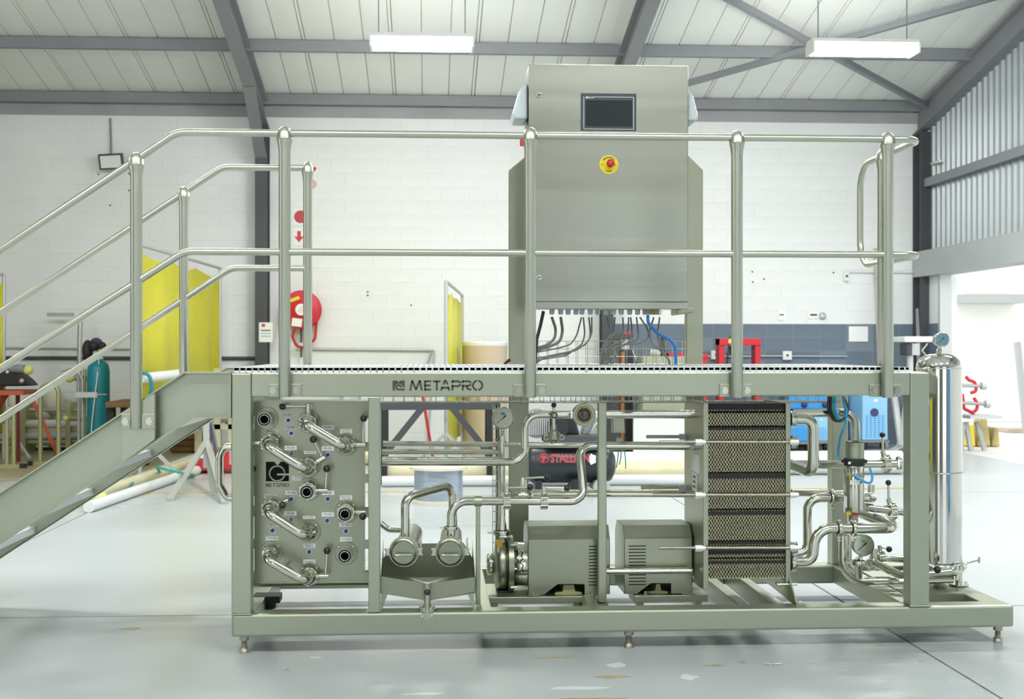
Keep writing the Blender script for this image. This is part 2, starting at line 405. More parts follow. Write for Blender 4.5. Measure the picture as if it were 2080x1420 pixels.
# purlins and rafters
def purlin(Y, i, h=0.13):
    z = roof_z(Y) - 0.01
    m = MB(); prof = [(-0.035, 0), (0.035, 0), (0.035, -0.012), (-0.022, -0.012), (-0.022, -h + .012), (0.035, -h + .012), (0.035, -h), (-0.035, -h)]
    m.prism([(XL, Y + a, z + b) for a, b in prof], (XR - XL, 0, 0)); o = m.build('trim_%d' % i, 'steel_grey')
    tag(o, 'grey steel roof purlin, ' + ('nearest the back wall' if Y > 10 else 'second from the back wall' if Y > 9 else 'number %d from the back wall, above the frame' % (i - 1)), kind='structure')
for i, Y in enumerate((10.85, 9.33, 7.7, 6.0, 4.2, 2.4, 0.6)): purlin(Y, i + 2)
def rafter(X, i, col=True, label=''):
    m = MB(); w, d = 0.075, 0.30
    for (yA, yB) in ((YW - 0.02, 0), (0, YF)):
        def zz(Y): return ZE + SL * (YW - abs(Y)) - 0.10
        A, B = zz(yA), zz(yB)
        for dz, hw, t in ((0, w, .014), (-d, w, .014)):
            m.prism([(X - hw, yA, A + dz), (X + hw, yA, A + dz), (X + hw, yA, A + dz - t), (X - hw, yA, A + dz - t)], (0, yB - yA, B - A))
        m.prism([(X - .006, yA, A), (X + .006, yA, A), (X + .006, yA, A - d), (X - .006, yA, A - d)], (0, yB - yA, B - A))
    zt = ZE - 0.10
    if X < 5: m.prism([(X - .006, YW - .03, zt - .3), (X - .006, YW - .03, zt - .75), (X - .006, YW - 1.3, zt - .02 - d + .21 * 1.3)], (.012, 0, 0))
    if X < 5: m.prism([(X - w, YW - .3, zt - .72), (X + w, YW - .3, zt - .72), (X + w, YW - 1.35, zt - d + .26), (X - w, YW - 1.35, zt - d + .26)], (0, .014, -.012))
    o = m.build('trim_%d' % i, 'steel_grey'); tag(o, label, kind='structure')
rafter(-2.14, 12, label='grey steel portal rafter running up the roof on the left')
rafter(XB, 13, label='grey steel portal rafter running up behind the control cabinet')
rafter(XR - 0.06, 14, label='grey steel portal rafter along the right gable wall')
rafter(-6.6, 15, label='grey steel portal rafter outside the frame on the far left')
for i, (X, w) in enumerate(((-2.14, .155), (XB, .15), (XR - 0.07, .13), (-6.6, .15))):
    m = MB(); zt = ZE - 0.4
    m.mm((X - w / 2, YW - .30, 0), (X + w / 2, YW - .285, zt)); m.mm((X - w / 2, YW - .045, 0), (X + w / 2, YW - .03, zt)); m.mm((X - .006, YW - .3, 0), (X + .006, YW - .03, zt))
    o = m.build('trim_%d' % (16 + i), 'steel_dark'); tag(o, ['dark steel column behind the fire hose reel', 'dark steel column seen under the control cabinet', 'dark steel column in the back right corner', 'dark steel column outside the frame on the left'][i], kind='structure')
# roof wind bracing
for i, (a, b) in enumerate((((1440, -25), (1905, 228)), ((1330, 188), (2075, -22)))):
    A, B = RP(*a, 0.15), RP(*b, 0.15)
    o = MB().bar(A, B, 0.07, 0.07).build('trim_%d' % (20 + i), 'steel_grey'); tag(o, ['roof brace falling towards the back right corner', 'roof brace rising from the cabinet to the gable'][i], kind='structure')

# right-hand gable wall: cladding, girt, lintel, pier and open doorway
zL0, zL1 = 2.24, 2.575
m = MB(); n = 0; y = YW; prof = []
while y > YF + 0.3:
    prof += [(0.0, y), (0.0, y - 0.055), (0.035, y - 0.075), (0.035, y - 0.13)]; y -= 0.15
vs = []; k = len(prof)
for dx, Y in prof: vs.append((XR + dx, Y, zL1 - .05))
for dx, Y in prof: vs.append((XR + dx, Y, ZE + SL * (YW - abs(Y)) + .04))
m.add(vs, [(i, i + 1, k + i + 1, k + i) for i in range(k - 1)])
o = m.build('wall_right', 'cladding'); tag(o, 'grey ribbed steel cladding of the right gable wall', kind='structure')
gz = PXW(1905, 332, XR - .05).z
m = MB(); m.mm((XR - 0.09, YF + .3, 3.42), (XR - 0.01, YW - .3, 3.53)); o = m.build('trim_22', 'steel_grey'); tag(o, 'grey steel girt across the ribbed gable cladding', kind='structure')
o = MB().mm((XR - 0.14, YF + .3, zL0), (XR + .14, YW - 0.05, zL1)).build('trim_23', 'lintel'); tag(o, 'deep grey concrete lintel above the open doorway', kind='structure')
YD = 10.35                                     # door jamb
o = MB().mm((XR - .02, YD, 0), (XR + .2, YW, zL0)).build('wall_pier', 'block_white'); tag(o, 'short white wall beside the open doorway', kind='structure')
MB().mm((XR - .024, YD, 0), (XR - .02, YW, BH * 9)).build('dado_panel', 'block_blue', o)
o = MB().mm((XR - .05, YD - .06, 0), (XR + .1, YD, zL0)).build('trim_24', 'frame_pale'); tag(o, 'pale steel door jamb at the open doorway', kind='structure')
o = MB().mm((XR, YF, 0), (XR + .2, 3.6, zL0)).build('wall_side', 'block_white'); tag(o, 'white side wall in front of the doorway, outside the frame', kind='structure')
# rest of the hall behind the camera: long wall with two open doorways that let the daylight in
m = MB()
for x0, x1, z0, z1 in ((XL, -6.2, 0, 4.6), (-6.2, -1.8, 3.9, 4.6), (-1.8, 1.6, 0, 4.6), (1.6, 5.2, 3.9, 4.6), (5.2, XR + .2, 0, 4.6)): m.mm((x0, YF - .2, z0), (x1, YF, z1))
o = m.build('wall_front', 'wall_rear'); tag(o, 'wall behind the camera with two open doorways', kind='structure')
m = MB()
for y0, y1, z0, z1 in ((YF, -4, 0, 6.8), (-4, 1.0, 3.9, 6.8), (1.0, YW, 0, 6.8)): m.mm((XL - .2, y0, z0), (XL, y1, z1))
o = m.build('wall_left', 'wall_rear'); tag(o, 'left end wall outside the frame with an open doorway', kind='structure')

# fluorescent fittings hung from the roof
def fitting(c, L, lit_label, h=0.16):
    t = thing('light_fitting', c, lit_label, 'ceiling light', 'fluorescent fittings hung under the roof')
    c = V(c)
    MB().prism([c + V((-L / 2, -.13, .03)), c + V((-L / 2, .13, .03)), c + V((-L / 2, .09, .075)), c + V((-L / 2, -.09, .075))], (L, 0, 0)).build('housing', 'fixture', t)
    MB().prism([c + V((-L / 2 + .02, -.125, .03)), c + V((-L / 2 + .02, .125, .03)), c + V((-L / 2 + .02, .10, -.06)), c + V((-L / 2 + .02, -.10, -.06))], (L - .04, 0, 0)).build('diffuser', 'tube_lit', t)
    for s in (-1, 1):
        MB().mm(c + V((s * (L / 2 - .01) - .012, -.13, -.065)), c + V((s * (L / 2 - .01) + .012, .13, .035))).build('end_cap', 'fixture', t)
        x = c.x + s * L * .42; MB().cyl((x, c.y, c.z + .07), (x, c.y, roof_z(c.y)), .006, 6).build('chain', 'steel_grey', t)
    return t
fitting((P(857, 87, 6.8).x, 6.8, P(857, 87, 6.8).z), S(208, 6.8), 'bright fluorescent fitting hanging left of the control cabinet')
fitting((P(1752, 98, 6.8).x, 6.8, P(1752, 98, 6.8).z), S(222, 6.8), 'bright fluorescent fitting hanging in front of the roof bracing')
for Y, rw in ((2.6, 'row above the skid'), (-4.4, 'row behind the camera')):  # unseen rows added for light; the one behind the camera fills the front
    for X, cl in (((-6.0, 'first'), (-2.0, 'second'), (1.4, 'third'), (4.6, 'fourth')) if Y > 0 else ((-4.6, 'first'), (-1.4, 'second'), (1.8, 'third'), (4.9, 'fourth'))): fitting((X, Y, 4.3 if Y > 0 else 5.3), 1.2, 'fluorescent fitting added for light outside the frame, %s of the %s' % (cl, rw))

# outside the doorway
o = MB().mm((XR, -20, -.25), (30, 30, -.005)).build('ground_outside', 'outside_ground'); tag(o, 'pale sunlit ground outside the doorway', kind='structure')
o = MB().mm((-30, YF - 30, -.25), (30, YF, -.006)).build('ground_front', 'outside_ground'); tag(o, 'pale ground outside the doorways behind the camera', kind='structure')
o = MB().mm((7.2, 16.0, 0), (22, 16.3, 4.2)).build('wall_outside', 'outside_wall'); tag(o, 'pale boundary wall seen through the open doorway', kind='structure')

# ================================================================ THE SKID: FRAME, DECK, STAIRS, RAILS
ZB1 = P(600, 1247, 0).z; ZB0 = P(600, 1293, 0).z            # base beam
ZT1 = P(600, 757, 0).z; ZT0 = P(600, 806, 0).z              # top beam
XA = P(470, 757, 0).x; XBm = P(1888, 757, 0).x; XE = P(2060, 1247, 0).x
DEP = 1.02
fr = thing('skid_frame', (0.6, 0.5, 0), 'olive-grey satin stainless steel skid frame with lettered top beam and grating deck', 'machine frame')
def fbox(name, a, b, bev=0.006, m='satin', parent=fr): return MB().mm(a, b).build(name, m, parent, bevel=bev)
fbox('base_beam', (XA, 0, ZB0), (XE, .1, ZB1), .01); fbox('base_beam', (XA, DEP, ZB0), (XE, DEP + .1, ZB1), .01)
for x0, x1 in ((XA, XA + .09), (XE - .1, XE), (P(1831, 1232, .1).x, P(1831, 1232, .1).x + .08), (P(1195, 1230, .1).x, P(1195, 1230, .1).x + .05), (P(1500, 1230, .1).x, P(1500, 1230, .1).x + .05), (P(976, 1230, .1).x, P(976, 1230, .1).x + .05), (P(1573, 1230, .1).x, P(1573, 1230, .1).x + .05)):
    fbox('cross_member', (x0, .1, ZB0 + .004), (x1, DEP, ZB1 - .004), .005)
pL, pR = P(510, 900, 0).x, P(1849, 900, 0).x
for (x0, x1, y0, y1) in ((XA, pL, 0, .083), (pR, XBm, 0, .083), (XA, pL, DEP + .01, DEP + .093), (XBm - .083, XBm, DEP + .01, DEP + .093)):
    fbox('post', (x0, y0, ZB1), (x1, y1, ZT0 if y0 > 1 else ZT1 - .002), .005)
fbox('post', (P(748, 900, .002).x, .002, ZB1), (P(772, 900, .002).x, .052, ZT0), .004)
tbm = fbox('top_beam', (pL, .001, ZT0), (pR, .051, ZT1), .005); fbox('top_beam', (XA, DEP + .03, ZT0), (XBm, DEP + .08, ZT1), .005)
for x0 in (XA, XBm - .05): fbox('side_beam', (x0, .083, ZT0), (x0 + .05, DEP + .03, ZT1), .004)
for x0 in (-.1, .35, .9, 1.5): fbox('deck_bearer', (x0, .051, ZT0 + .03), (x0 + .04, DEP + .03, ZT1 - .012), .003)
# weld bead at the foot of the right post
MB().tube([(pR - .004, -.004, ZB1 + .002), (pR + .04, -.005, ZB1 + .003), (XBm + .004, -.004, ZB1 + .002)], .004, 0, 6).build('weld_bead', 'satin', fr)
MB().tube([(XA, -.003, ZB1 + .001), (pL + .003, -.003, ZB1 + .001)], .003, 0, 6).build('weld_bead', 'satin', fr)
# grating deck: two panels of bearing bars with cross bars
def grating(x0, x1, y0, y1, z):
    m = MB(); x = x0
    while x < x1 - .004: m.mm((x, y0, z - .022), (x + .007, y1, z)); x += .026
    y = y0
    while y < y1: m.mm((x0, y, z - .012), (x1, y + .006, z - .001)); y += .075
    for yy in (y0, y1 - .005): m.mm((x0, yy, z - .022), (x1, yy + .005, z + .001))
    return m.build('deck_grating', 'galv_deck', fr, kind='stuff')
xm = (XA + XBm) / 2
grating(XA + .004, xm - .003, .004, DEP + .078, ZT1 + .021); grating(xm + .003, XBm - .09, .004, DEP + .078, ZT1 + .021)
# adjustable feet
for px in (496, 1277, 2027):
    for Y in (.05, DEP + .05):
        x = P(px, 1300, .05).x; b = MB(); b.lathe((x, Y, 0), (0, 0, 1), [(0, .019), (.022, .019), (.022, .012), (.022, .012), (.055, .012), (.055, .02), (.055, .02), (ZB0, .02)], 14).build('levelling_foot', 'rod', fr)
x = P(552, 1225, .5).x; MB().lathe((x, .42, .07), (0, 0, 1), [(0, .016), (.04, .016), (.04, .028), (.04, .028), (.07, .032)], 14).build('levelling_foot', 'black_matt', fr)
MB().mm((x - .07, .38, .14), (x + .05, .48, .17)).build('foot_bracket', 'black_matt', fr)
# maker's name: dark shapes on the top beam painting the shade of cut-outs
def glyph(mb, strokes, x0, z0, h, w, t):
    for st in strokes:
        pts = [V((x0 + u * w, -.0012, z0 + v * h)) for u, v in st]
        for i in range(len(pts) - 1):
            a, b = pts[i], pts[i + 1]; d = (b - a).normalized(); nrm = V((-d.z, 0, d.x)) * (t / 2); e = d * (t * .08)
            mb.prism([a - e + nrm, b + e + nrm, b + e - nrm, a - e - nrm], (0, .004, 0))
G = {'M': [[(.05, .0), (.2, 1)], [(.2, 1), (.5, .08)], [(.5, .08), (.8, 1)], [(.8, 1), (.95, 0)]], 'E': [[(.1, 0), (.1, 1)], [(.1, .92), (.95, .92)], [(.1, .5), (.85, .5)], [(.1, .08), (.95, .08)]],
     'T': [[(0, .92), (1, .92)], [(.5, .92), (.5, 0)]], 'A': [[(.3, .62), (.46, 1)], [(.46, 1), (.54, 1)], [(.54, 1), (.72, .62)], [(.06, 0), (.2, .36)], [(.15, .26), (.85, .26)], [(.8, .36), (.94, 0)]],
     'P': [[(.1, .76), (.1, 1)], [(.1, .92), (.75, .92)], [(.75, .92), (1, .76)], [(.1, 0), (.1, .56)], [(.1, .42), (.72, .42)], [(.72, .42), (1, .58)]],
     'R': [[(.1, .76), (.1, 1)], [(.1, .92), (.75, .92)], [(.75, .92), (1, .76)], [(.1, 0), (.1, .56)], [(.1, .46), (.72, .46)], [(.72, .46), (1, .58)], [(.5, .42), (.62, .16)], [(.62, .16), (1, .06)]],
     'O': [[(.42, .98), (.2, .86)], [(.2, .86), (.06, .62)], [(.06, .62), (.06, .38)], [(.06, .38), (.2, .14)], [(.2, .14), (.42, .02)], [(.58, .98), (.8, .86)], [(.8, .86), (.94, .62)], [(.94, .62), (.94, .38)], [(.94, .38), (.8, .14)], [(.8, .14), (.58, .02)]]}
zl0, zl1 = P(900, 793, 0).z, P(900, 773, 0).z
for ch, a, b in (('M', 832, 858), ('E', 862, 876), ('T', 880, 894.5), ('A', 895, 914), ('P', 917, 936), ('R', 938, 957), ('O', 959.5, 981)):
    mb = MB(); x0, x1 = P(a, 783, 0).x, P(b, 783, 0).x; glyph(mb, G[ch], x0, zl0, zl1 - zl0, x1 - x0, .0078); mb.build('lettering', 'cutout_shade', tbm)
lx0, lx1 = P(797.5, 783, 0).x, P(822, 783, 0).x; W = lx1 - lx0; H = zl1 - zl0
def L2(u, v, y=-.0015): return V((lx0 + u * W, y, zl0 + v * H))
mb = MB()
mb.prism([L2(u, v) for u, v in [(0, 0), (.2, 0), (.17, .2), (.2, .42), (.3, .58), (.42, .68), (.5, .70), (.5, .8), (.36, 1), (0, 1)]], (0, .004, 0))
mb.prism([L2(u, v) for u, v in [(.5, .70), (.62, .68), (.76, .58), (.84, .42), (.86, .3), (1, .3), (1, 1), (.62, 1), (.5, .8)]], (0, .004, 0))
mb.build('emblem', 'cutout_shade', tbm)
mb = MB(); ring = [L2(.5 + .27 * math.cos(math.radians(a)), .3 + .33 * math.sin(math.radians(a))) for a in range(0, 250, 12)] + [L2(.42, .0), L2(1, 0), L2(1, .17), L2(.52, .17)] + [L2(.5 + .12 * math.cos(math.radians(a)), .3 + .14 * math.sin(math.radians(a))) for a in range(240, -1, -16)]
mb.prism(ring, (0, .004, 0)).build('emblem', 'cutout_shade', tbm)

# ---- guard rail posts
def rail_post(parent, x, y, z0, z1, bracket=None, rr=.0245):
    r = rr
    p = MB().lathe((x, y, z0), (0, 0, 1), [(0, r * .9), (.004, r), (z1 - z0 - .105, r), (z1 - z0 - .075, r * 1.15), (z1 - z0 - .06, r * 1.3), (z1 - z0 - .055, r * 1.3), (z1 - z0 - .055, r * 1.34), (z1 - z0 - .055, r * 1.34), (z1 - z0 - .03, r * 1.28), (z1 - z0 - .012, r * .95), (z1 - z0 - .003, r * .5), (z1 - z0, .001)], 24).build('rail_post', 'rail', parent)
    return p
def bolt(parent, c, r=.0135, m='bolt_head'):
    c = V(c); b = MB(); b.cyl(c, c + V((0, -.003, 0)), r * 1.25, 16); b.hexn(c + V((0, -.003, 0)), c + V((0, -.012, 0)), r); return b.build('bolt', m, parent)
def bracket(parent, x, yf, z0, z1, w):
    o = MB(); o.mm((x - w / 2, yf - .006, z0), (x + w / 2, yf, z1)); o = o.build('bracket', 'satin', parent, bevel=.0015)
    for s in (-1, 1): bolt(o, (x + s * (w / 2 - .02), yf - .006, (z0 + z1) / 2))
    return o
YR = -.032
gr = thing('guard_rail', (P(1077, 800, 0).x, YR, ZT0), 'front tubular guard rail with ball-topped posts along deck and stairs', 'guard rail')
posts = [(578, 806, 256), (1077, 808, 258), (1497, 808, 265), (1803, 808, 268)]
for px, yb, yt in posts:
    x = P(px, 600, YR).x; rail_post(gr, x, YR, P(px, yb, YR).z, P(px, yt, YR).z)
    bracket(gr, x, 0, P(px, 806, 0).z, P(px, 780, 0).z, S(66, 0))
xs0 = P(277, 600, YR).x; rail_post(gr, xs0, YR, P(277, 871, YR).z, P(277, 309, YR).z)
zr, zm = P(600, 271, YR).z, P(600, 512, YR).z
XC = P(1872, 280, YR).x                                    # right return
rr = S(7.4, YR)
def stair_line(px0, py0, px1, py1, Y, ext=-260):           # continue a line beyond the frame edge
    a, b = P(px0, py0, Y), P(px1, py1, Y); d = b - a; t = (P(ext, 0, Y).x - a.x) / d.x; return a + d * t
Yb = .60
# the top and middle rails run from the stair, along the deck, round the right end and close in a loop
def long_rail(zz, a, b, kink):
    end = stair_line(*a, *b, YR)
    xk = P(kink, 300, YR).x; zk = zz
    return [end, V((xk, YR, zk)), V((XC, YR, zk))]
top = long_rail(zr, (277, 331), (0, 512), 360); mid = long_rail(zm, (277, 572), (0, 749), 375)
MB().tube(top + [V((XC, .42, zr)), V((XC, .72, zr)), V((XC, .72, zm)), V((XC, .40, zm))], rr, [0, .12, .085, .1, .13, .13, .1, 0], 18, 10).build('top_rail', 'rail', gr)
MB().tube(mid + [V((XC, .42, zm))], rr, [0, .12, .085, 0], 18, 10).build('mid_rail', 'rail', gr)
rail_post(gr, XC, .42, ZT1, zr + .035)
# ---- rear stair rail
YQ = DEP + .03
g2 = thing('guard_rail', (P(625, 748, YQ).x, YQ, ZT1), 'rear tubular stair rail with two ball-topped posts beside the yellow curtain', 'guard rail')
for px, yb, yt in ((625, 750, 328), (373.5, 760, 378)):
    rail_post(g2, P(px, 600, YQ).x, YQ, P(px, yb, YQ).z, P(px, yt, YQ).z, rr=.0225)
r2 = S(6.6, YQ)
for (yy, a, b, kink, nm) in ((341, (373, 396), (0, 638), 452, 'top_rail'), (545, (373, 608), (0, 852), 470, 'mid_rail')):
    z = P(600, yy, YQ).z; e = P(632, 545, YQ).x
    MB().tube([stair_line(*a, *b, YQ), V((P(kink, 300, YQ).x, YQ, z)), V((e, YQ, z))], r2, [0, .12, 0], 16, 10).build(nm, 'rail', g2)

# ---- staircase
st = thing('staircase', (P(250, 900, 0).x, .5, 0), 'stainless steel staircase climbing from the left up to the deck', 'staircase')
def stringer(Y, xo=0):
    def pz(px, py): q = P(px, py, 0); return V((q.x + xo, Y, q.z))
    s0 = (757 - 1002) / 374.0
    ext = -330
    t0, t1, t2 = pz(468, 757), pz(374, 757), pz(ext, 1002 + ext * s0)
    b0, b1 = pz(468, 848), pz(390, 848); b2 = pz(ext, 1103 + (ext) * (848 - 1103) / -390 * -1)
    b2 = pz(ext, 1103 - ext * (1103 - 848) / 390)
    zmin = .0
    m = MB(); m.prism([t0, t1, t2, b2, b1, b0], (0, .006, 0))
    o = m.build('stringer', 'satin', st)
    d = .045 * (1 if Y > .5 else 1)
    yy0, yy1 = (Y - .05, Y + .006) if Y < .5 else (Y, Y + .04)
    for a, b, nm in ((t0, t1, 1), (t1, t2, 1), (b0, b1, -1), (b1, b2, -1)):
        A = V((a.x, (yy0 + yy1) / 2, a.z)); B = V((b.x, (yy0 + yy1) / 2, b.z)); MB().bar(A, B, yy1 - yy0, .006, (0, 0, 1)).build('flange', 'satin', o)
    e = V((t0.x, (yy0 + yy1) / 2, t0.z)); f = V((b0.x, (yy0 + yy1) / 2, b0.z)); MB().bar(e, f, .006, yy1 - yy0, (0, 1, 0)).build('flange', 'satin', o)
    return t1, t2, b1, b2
t1, t2, b1, b2 = stringer(.045); stringer(DEP + .06)
slope = (t2.z - t1.z) / (t2.x - t1.x)
for k in range(6):
    z = ZT1 - .19 * (k + 1); x = t1.x + (z + .055 - t1.z) / slope
    tr = MB(); tr.mm((x - .12, .054, z - .03), (x + .12, DEP + .06, z - .026)); tr.mm((x + .116, .054, z - .06), (x + .12, DEP + .06, z - .03)); tr.mm((x - .12, .054, z - .06), (x - .116, DEP + .06, z - .03))
    t = tr.build('tread', 'galv_deck', st)
    m = MB()
    for q in range(26): m.mm((x - .11, .07 + q * .038, z - .026), (x + .11, .076 + q * .038, z - .022))
    m.build('tread_ribs', 'galv_deck', t, kind='stuff')
# rail post mounting plate on the stringer
q0, q1 = P(248, 845, -.03), P(314, 800, -.03)
MB().prism([P(248, 838, -.028), P(314, 799, -.028), P(314, 893, -.028), P(248, 940, -.028)], (0, .03, 0)).build('mounting_plate', 'satin', st)
bracket(st, P(281, 855, -.03).x, -.03, P(281, 871, -.03).z, P(281, 841, -.03).z, S(66, -.03))

# ================================================================ CONTROL CABINET AND ITS STAND
YC = .80
def cab(px, py, Y=YC): return P(px, py, Y)
c0, c1 = P(1074, 627, YC), P(1398, 133, YC)
cb = thing('control_cabinet', ((c0.x + c1.x) / 2, YC + .15, ZT1 + .02), 'tall brushed stainless control cabinet with touch screen and emergency stop', 'control cabinet')
MB().mm((c0.x + .003, YC + .022, c0.z + .004), (c1.x - .003, YC + .30, c1.z)).build('cabinet_body', 'brushed', cb, bevel=.003)
zd = P(1200, 613, YC).z
dr = MB().mm((c0.x, YC, zd), (c1.x, YC + .018, c1.z - .002)).build('cabinet_door', 'brushed', cb, bevel=.004)
MB().mm((c0.x, YC + .006, c0.z), (c1.x, YC + .022, zd - .002)).build('lower_trim', 'brushed', cb, bevel=.002)
for py in (193, 564):
    c = P(1095, py, YC); lk = MB(); lk.lathe(c, (0, -1, 0), [(0, .014), (.004, .014), (.006, .011), (.006, .008), (.006, .008), (.003, .007)], 18); lk = lk.build('door_lock', 'chrome', dr); MB().cyl(c + V((0, -.004, 0)), c + V((0, -.006, 0)), .005, 3).build('keyhole', 'black', lk)
# touch panel
a, b = P(1180, 264.5, YC), P(1292, 191, YC); hm = MB().mm((a.x, YC - .008, a.z), (b.x, YC + .002, b.z)).build('touch_panel', 'screen_frame', cb, bevel=.002)
a2, b2 = P(1189, 257, YC), P(1283, 205, YC); MB().mm((a2.x, YC - .0088, a2.z), (b2.x, YC - .007, b2.z)).build('screen', 'screen_glass', hm)
u0, u1 = P(1185, 263, YC), P(1287, 198, YC); lw = .0022
m = MB()
m.mm((u0.x, YC - .0092, u0.z), (u1.x, YC - .008, u0.z + lw)); m.mm((u0.x, YC - .0092, u0.z), (u0.x + lw, YC - .008, u1.z)); m.mm((u1.x - lw, YC - .0092, u0.z), (u1.x, YC - .008, u1.z)); m.mm((P(1204, 198, YC).x, YC - .0092, u1.z - lw), (u1.x, YC - .008, u1.z))
m.build('border_line', 'label_white', hm)
tri = P(1191, 198, YC); MB().prism([tri + V((-.006, -.009, -.005)), tri + V((.006, -.009, -.005)), tri + V((.001, -.009, .006))], (0, .001, 0)).build('emblem', 'label_white', hm)
text('A DELTA', .010, P(1199, 199, YC) + V((0, -.009, 0)), 'label_white', hm, bold=.0002) if False else text('DELTA', .010, P(1199, 199, YC) + V((0, -.009, 0)), 'label_white', hm, bold=.0002)
# emergency stop
c = P(1236.5, 334.5, YC); es = MB().cyl(c + V((0, 0, 0)), c + V((0, -.004, 0)), S(19.5, YC), 36).build('emergency_stop', 'estop_yellow', cb)
R_ = S(14.5, YC)
for i, ch in enumerate('EMERGENCY'):
    a = math.radians(140 - i * 12.5); pos = c + V((R_ * math.cos(a), -.0045, R_ * math.sin(a))); text(ch, .0105, pos, 'print_dark', es, right=(math.sin(a), 0, -math.cos(a)), up=(math.cos(a), 0, math.sin(a)), bold=.0003)
for i, ch in enumerate('STOP'):
    a = math.radians(249 + i * 14); pos = c + V((R_ * math.cos(a), -.0045, R_ * math.sin(a))); text(ch, .0105, pos, 'print_dark', es, right=(-math.sin(a), 0, math.cos(a)), up=(-math.cos(a), 0, -math.sin(a)), bold=.0003)
for s in (-1, 1): MB().torus(c + V((s * .033, -.0045, -.001)), (0, 1, 0), .0035, .0007, 12, 5).build('arrow_mark', 'print_dark', es)
k = c + V((.004, 0, .002)); MB().lathe(k, (0, -1, 0), [(0, .012), (.028, .012), (.028, .019), (.028, .019), (.038, .0195), (.046, .016), (.050, .008), (.051, .001)], 28).build('push_button', 'estop_red', es)
# side filter hoods, isolator
for s, px0, px1, yt, yb in ((-1, 1041, 1072, 173, 246), (1, 1398, 1410, 184, 250)):
    Yh = YC + .10; xa = c0.x if s < 0 else c1.x; w = .075 if s < 0 else .06
    zt, zb = P(px0, yt, Yh).z, P(px0, yb, Yh).z
    m = MB(); m.prism([(xa, Yh - .06, zt), (xa + s * w * .55, Yh - .06, zt - .03), (xa + s * w, Yh - .06, zb + .03), (xa + s * w * .9, Yh - .06, zb), (xa, Yh - .06, zb)], (0, .2, 0)); m.build('vent_hood', 'plastic_pale', cb, bevel=.012)
iz = P(1060, 289, YC + .05); MB().mm((c0.x - .018, YC + .03, iz.z - .02), (c0.x, YC + .08, iz.z + .02)).build('isolator_plate', 'estop_yellow', cb)
MB().mm((c0.x - .04, YC + .03, iz.z - .02), (c0.x - .018, YC + .05, iz.z + .02)).build('isolator_handle', 'red', cb, bevel=.003)
# stand: two chamfered uprights down to the base
sd = thing('cabinet_stand', ((c0.x + c1.x) / 2, YC + .33, ZB1), 'pair of wide olive-grey stainless uprights carrying the control cabinet', 'stand')
YS = YC + .30
for (a, b, ch, xx) in ((1034, 1074, 1, 1), (1428, 1394, -1, -1)):
    xa, xb = P(a, 500, YS).x, P(b, 500, YS).x; zt = P(a, 345, YS).z; zt2 = P(a, 312, YS).z; xi = xb
    m = MB(); m.prism([(xa, YS, ZB1), (xa, YS, zt), (xi, YS, zt2), (xi, YS, ZB1)], (0, .05, 0)); m.build('upright', 'sheet', sd, bevel=.004)
zz = P(1300, 640, YS - .02).z
MB().prism([P(1362, 642, YS), P(1398, 637, YS), P(1398, 628, YS), P(1362, 628, YS)], (0, -.16, 0)).build('support_arm', 'satin', sd, bevel=.008)

# ================================================================ SMALL FITTINGS USED ALL OVER THE SKID
def clampring(parent, c, axis, r, w=.014, name='clamp', m='polished', wing=True, side=None):
    c = V(c); d = V(axis).normalized(); b = MB()
    b.lathe(c - d * w / 2, d, [(0, r * .86), (0, r * .98), (0, r * .98), (w * .2, r), (w * .8, r), (w, r * .98), (w, r * .98), (w, r * .86)], 28, caps=False)
    b.lathe(c - d * w * .3, d, [(0, r * .7), (0, r * .9), (0, r * .9), (w * .6, r * .9), (w * .6, r * .9), (w * .6, r * .7)], 24, caps=False)
    o = b.build(name, m, parent)
    if wing:
        x, y = MB.frame(d); s = V(side).normalized() if side else y
        t = MB(); e = c + s * (r * 1.02); t.box(e, (w * .8, w * .8, w * .8)); t.cyl(e - d * 0 , e + s * r * .38, r * .07, 8); t.box(e + s * r * .4, (w * 1.1, w * .4, w * .4)); t.build('wing_nut', m, o)
    return o
def knob(parent, c, r=.0155, m='black'):
    return MB().sphere(c, r, 18, 12).build('ball_knob', m, parent)
def butterfly(name, c, axis, stem, hdir, r, hl, label, cat='valve', group=None, sl=None, nub=.0155, m='polished', ringw=.03, grip=True):
    """hygienic butterfly valve: flanged body on a pipe axis, stem collar, lever with ball"""
    c = V(c); ax = V(axis).normalized(); sd = V(stem).normalized(); hd = V(hdir).normalized()
    t = thing(name, c, label, cat, group)
    b = MB(); w = ringw
    b.lathe(c - ax * w / 2, ax, [(0, r * .55), (0, r), (0, r), (w * .18, r * 1.02), (w * .32, r * .93), (w * .5, r * .9), (w * .68, r * .93), (w * .82, r * 1.02), (w, r), (w, r), (w, r * .55)], 28, caps=False)
    o = b.build('valve_body', m, t)
    for i in range(6):
        a = math.pi / 6 + i * math.pi / 3; x, y = MB.frame(ax); q = c + (x * math.cos(a) + y * math.sin(a)) * r * 1.03
        MB().hexn(q - ax * w * .55, q + ax * w * .55, r * .11).build('body_bolt', m, o)
    sl = sl or r * 1.1; e = c + sd * (r * .92)
    MB().lathe(e, sd, [(0, r * .34), (sl * .25, r * .34), (sl * .25, r * .30), (sl * .25, r * .30), (sl, r * .30)], 18).build('stem', m, t)
    q = e + sd * (sl * .78); tip = q + hd * hl
    lv = MB().cyl(q, tip, r * .165, 12, r2=r * .145).build('lever', m, t)
    knob(lv, tip + hd * nub * .6, nub)
    return t
